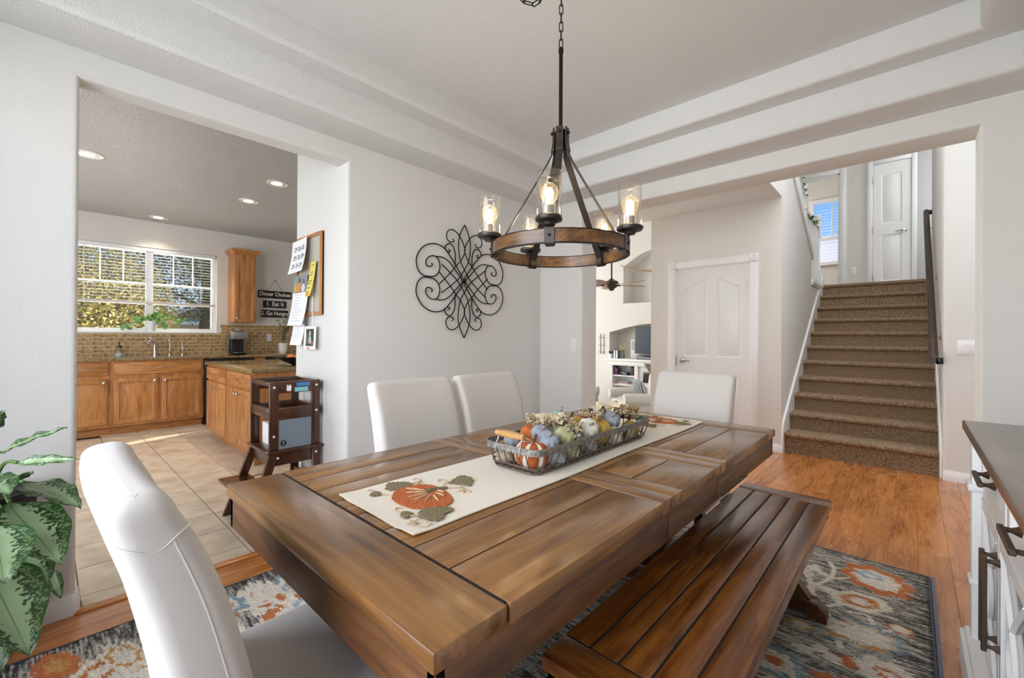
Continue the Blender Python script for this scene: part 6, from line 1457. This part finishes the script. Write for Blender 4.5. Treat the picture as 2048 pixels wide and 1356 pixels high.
mt, nn, b = newmat('grey_stripe'); tc = nd(nn, 'ShaderNodeTexCoord'); wv = nd(nn, 'ShaderNodeTexWave', i_0=tc.outputs['Object']); wv.inputs['Scale'].default_value = 7; nn.links.new(ramp(nn, wv.outputs[0], [(.35, srgb(86, 96, 112)), (.8, srgb(98, 108, 122)), (.9, srgb(206, 204, 200))]), b.inputs['Base Color']); b.inputs['Roughness'].default_value = .9
MB().sheet(lambda u, v: ((u - .5) * .42, .07 * math.sin(PI * u) ** .5 * math.sin(PI * v) ** .5, (v - .5) * .30), 10, 10).obj('pillow_front', mt, sp_, world=False); MB().sheet(lambda u, v: ((u - .5) * .42, -.07 * math.sin(PI * u) ** .5 * math.sin(PI * v) ** .5, (v - .5) * .30), 10, 10).obj('pillow_back', mt, sp_, world=False)
th = thing('throw_blanket', 'pale grey throw draped over the armchair seat', 'blanket', (-3.7, 6.75, .1)); MB().sheet(lambda u, v: (-3.86 + .30 * u + .25 * v, 6.74 - .22 * u + .22 * v, .175 - .3 * max(0, .45 - v) + .015 * math.sin(u * 14)), 16, 10).obj('cloth', fabric('grey_throw', (.50, .49, .47, 1), 200, .6), th)
ot = thing('leather_ottoman', 'tan leather ottoman with dark cushion at the edge of the living room', 'ottoman', (-3.98, 6.05, -.36)); MB().box(-.3, .3, -.25, .25, .12, .46).bevel(.04, 3).obj('body', flat('tan_leather', srgb(150, 122, 84), .5), ot, world=False)
for sx in (-1, 1):
    for sy in (-1, 1): MB().cyl((sx * .24, sy * .19, 0), .02, .13, 'z', 10).obj('foot', 'benchleg', ot, world=False)
ir = thing('wire_rack', 'slim metal wall rack at the far edge of the living room', 'rack', (-5.0, 7.85, .8))
for x in (-4.78, -4.70): MB().tube([(x, 7.892, .86), (x, 7.892, 1.28)], .008, 6).obj('rod', 'chrome', ir)
for z in (.9, 1.04, 1.2): MB().tube([(-4.82, 7.885, z), (-4.66, 7.885, z)], .007, 6).obj('rung', 'chrome', ir)
# ================================================================== OUTSIDE
struct('ground', MB().box(-60, KX - .3, -40, 40, -.4, -.3), speckle('dry_lawn', [(.3, srgb(120, 124, 70)), (.7, srgb(176, 164, 104))], 3, .95), 'dry grass behind the house')
def tree(label, c, R, H, zc, nleaf, cols, seed, size=.07, tr=.14):
    rs = np.random.default_rng(seed); t = thing('garden_tree', label, 'tree', c, group='trees behind the kitchen window')
    tops = []
    b = MB(); b.tube(spl([(0, 0, 0), (.05, .1, zc * .5), (-.05, .2, zc), (.1, .1, zc + H * .6)], 4), [tr * (1 - .05 * i) for i in range(13)], 9)
    for i in range(9):
        a = rs.uniform(0, 2 * PI); z = zc * rs.uniform(.4, 1.0); e = Vector((math.cos(a) * R * .8, math.sin(a) * R * .8, z + H * rs.uniform(.2, .8)))
        b.tube(spl([(0, .1, z), Vector((0, .1, z)) * .5 + e * .5 + Vector((0, 0, .2)), e], 4), [.05 * tr / .14 * (1 - .09 * k) for k in range(9)], 6)
    b.obj('trunk', flat('bark', srgb(92, 84, 76), .95), t, world=False)
    d = rs.standard_normal((nleaf, 3)); d /= np.linalg.norm(d, axis=1)[:, None]; rad = rs.random(nleaf) ** .45
    P = d * rad[:, None] * np.array([R, R, H]) + np.array([0, .1, zc + H * .35]); 
    u = rs.standard_normal((nleaf, 3)); u /= np.linalg.norm(u, axis=1)[:, None]; w = np.cross(u, rs.standard_normal((nleaf, 3))); w /= np.linalg.norm(w, axis=1)[:, None]
    s = size * (0.6 + .8 * rs.random(nleaf))[:, None]
    V = np.stack([P - u * s, P + w * s * .55, P + u * s, P - w * s * .55], 1).reshape(-1, 3)
    me = bpy.data.meshes.new('foliage'); me.from_pydata(V.tolist(), [], [(4 * i, 4 * i + 1, 4 * i + 2, 4 * i + 3) for i in range(nleaf)])
    me.materials.append(speckle('autumn_foliage', cols, 2.6, .7)); o = link('foliage', me, t, world=False); o['kind'] = 'stuff'
tree('yellowing autumn shrub outside the left pane of the kitchen window', (-10.6, .2, -.3), 1.5, 1.7, 1.1, 46000, [(.3, srgb(140, 118, 58)), (.5, srgb(180, 164, 92)), (.7, srgb(108, 114, 64))], 1, .027)
tree('olive green tree with a dark trunk outside the right pane', (-12.9, 2.6, -.3), 1.9, 1.8, 2.9, 18000, [(.3, srgb(66, 74, 40)), (.55, srgb(124, 124, 72)), (.75, srgb(172, 168, 116))], 2, .033, .17)
tree('tall tree rising behind the left garden shrub', (-17.0, -2.2, -.3), 3.0, 3.4, 3.2, 20000, [(.3, srgb(84, 84, 42)), (.55, srgb(146, 130, 62)), (.75, srgb(184, 168, 100))], 3, .06, .2)
hs = thing('neighbour_house', 'pale neighbouring house with shingled roof beyond the fence', 'house', (-24, 5.0, -.3))
bx('wall', -27, -22, 3.4, 12, -.3, 1.7, flat('house_siding', srgb(206, 196, 180), .8), hs); MB().prism([(2.9, 1.7), (12.5, 1.7), (7.7, 3.9)], 'x', -27.4, -21.6).obj('gable_roof', flat('grey_shingle', srgb(150, 140, 132), .9), hs)
bx('fascia', -21.62, -21.5, 2.9, 12.5, 1.62, 1.76, 'white', hs)
fe = thing('garden_fence', 'white picket fence in the garden', 'fence', (-17, 4, -.3))
pk_ = MB().box(-.012, .012, -.05, .05, 0, 1.35).mesh('picket', 'white', False)
for i in range(46): link('picket', pk_, fe, (-17, .6 + i * .13, -.3))
bx('rail', -16.97, -16.93, .5, 6.6, .1, .18, 'white', fe); bx('rail', -16.97, -16.93, .5, 6.6, .75, .83, 'white', fe)
# roofs seen from the upstairs window
rf = thing('neighbour_roof', 'pale roof of the house across seen from the bedroom window', 'roof', (-4, 24, 2)); MB().prism([(20, 1.0), (20, 3.1), (32, 7.4), (32, 1.0)], 'x', -14, 4).obj('roof_plane', flat('bleached_shingle', srgb(196, 190, 184), .9), rf)
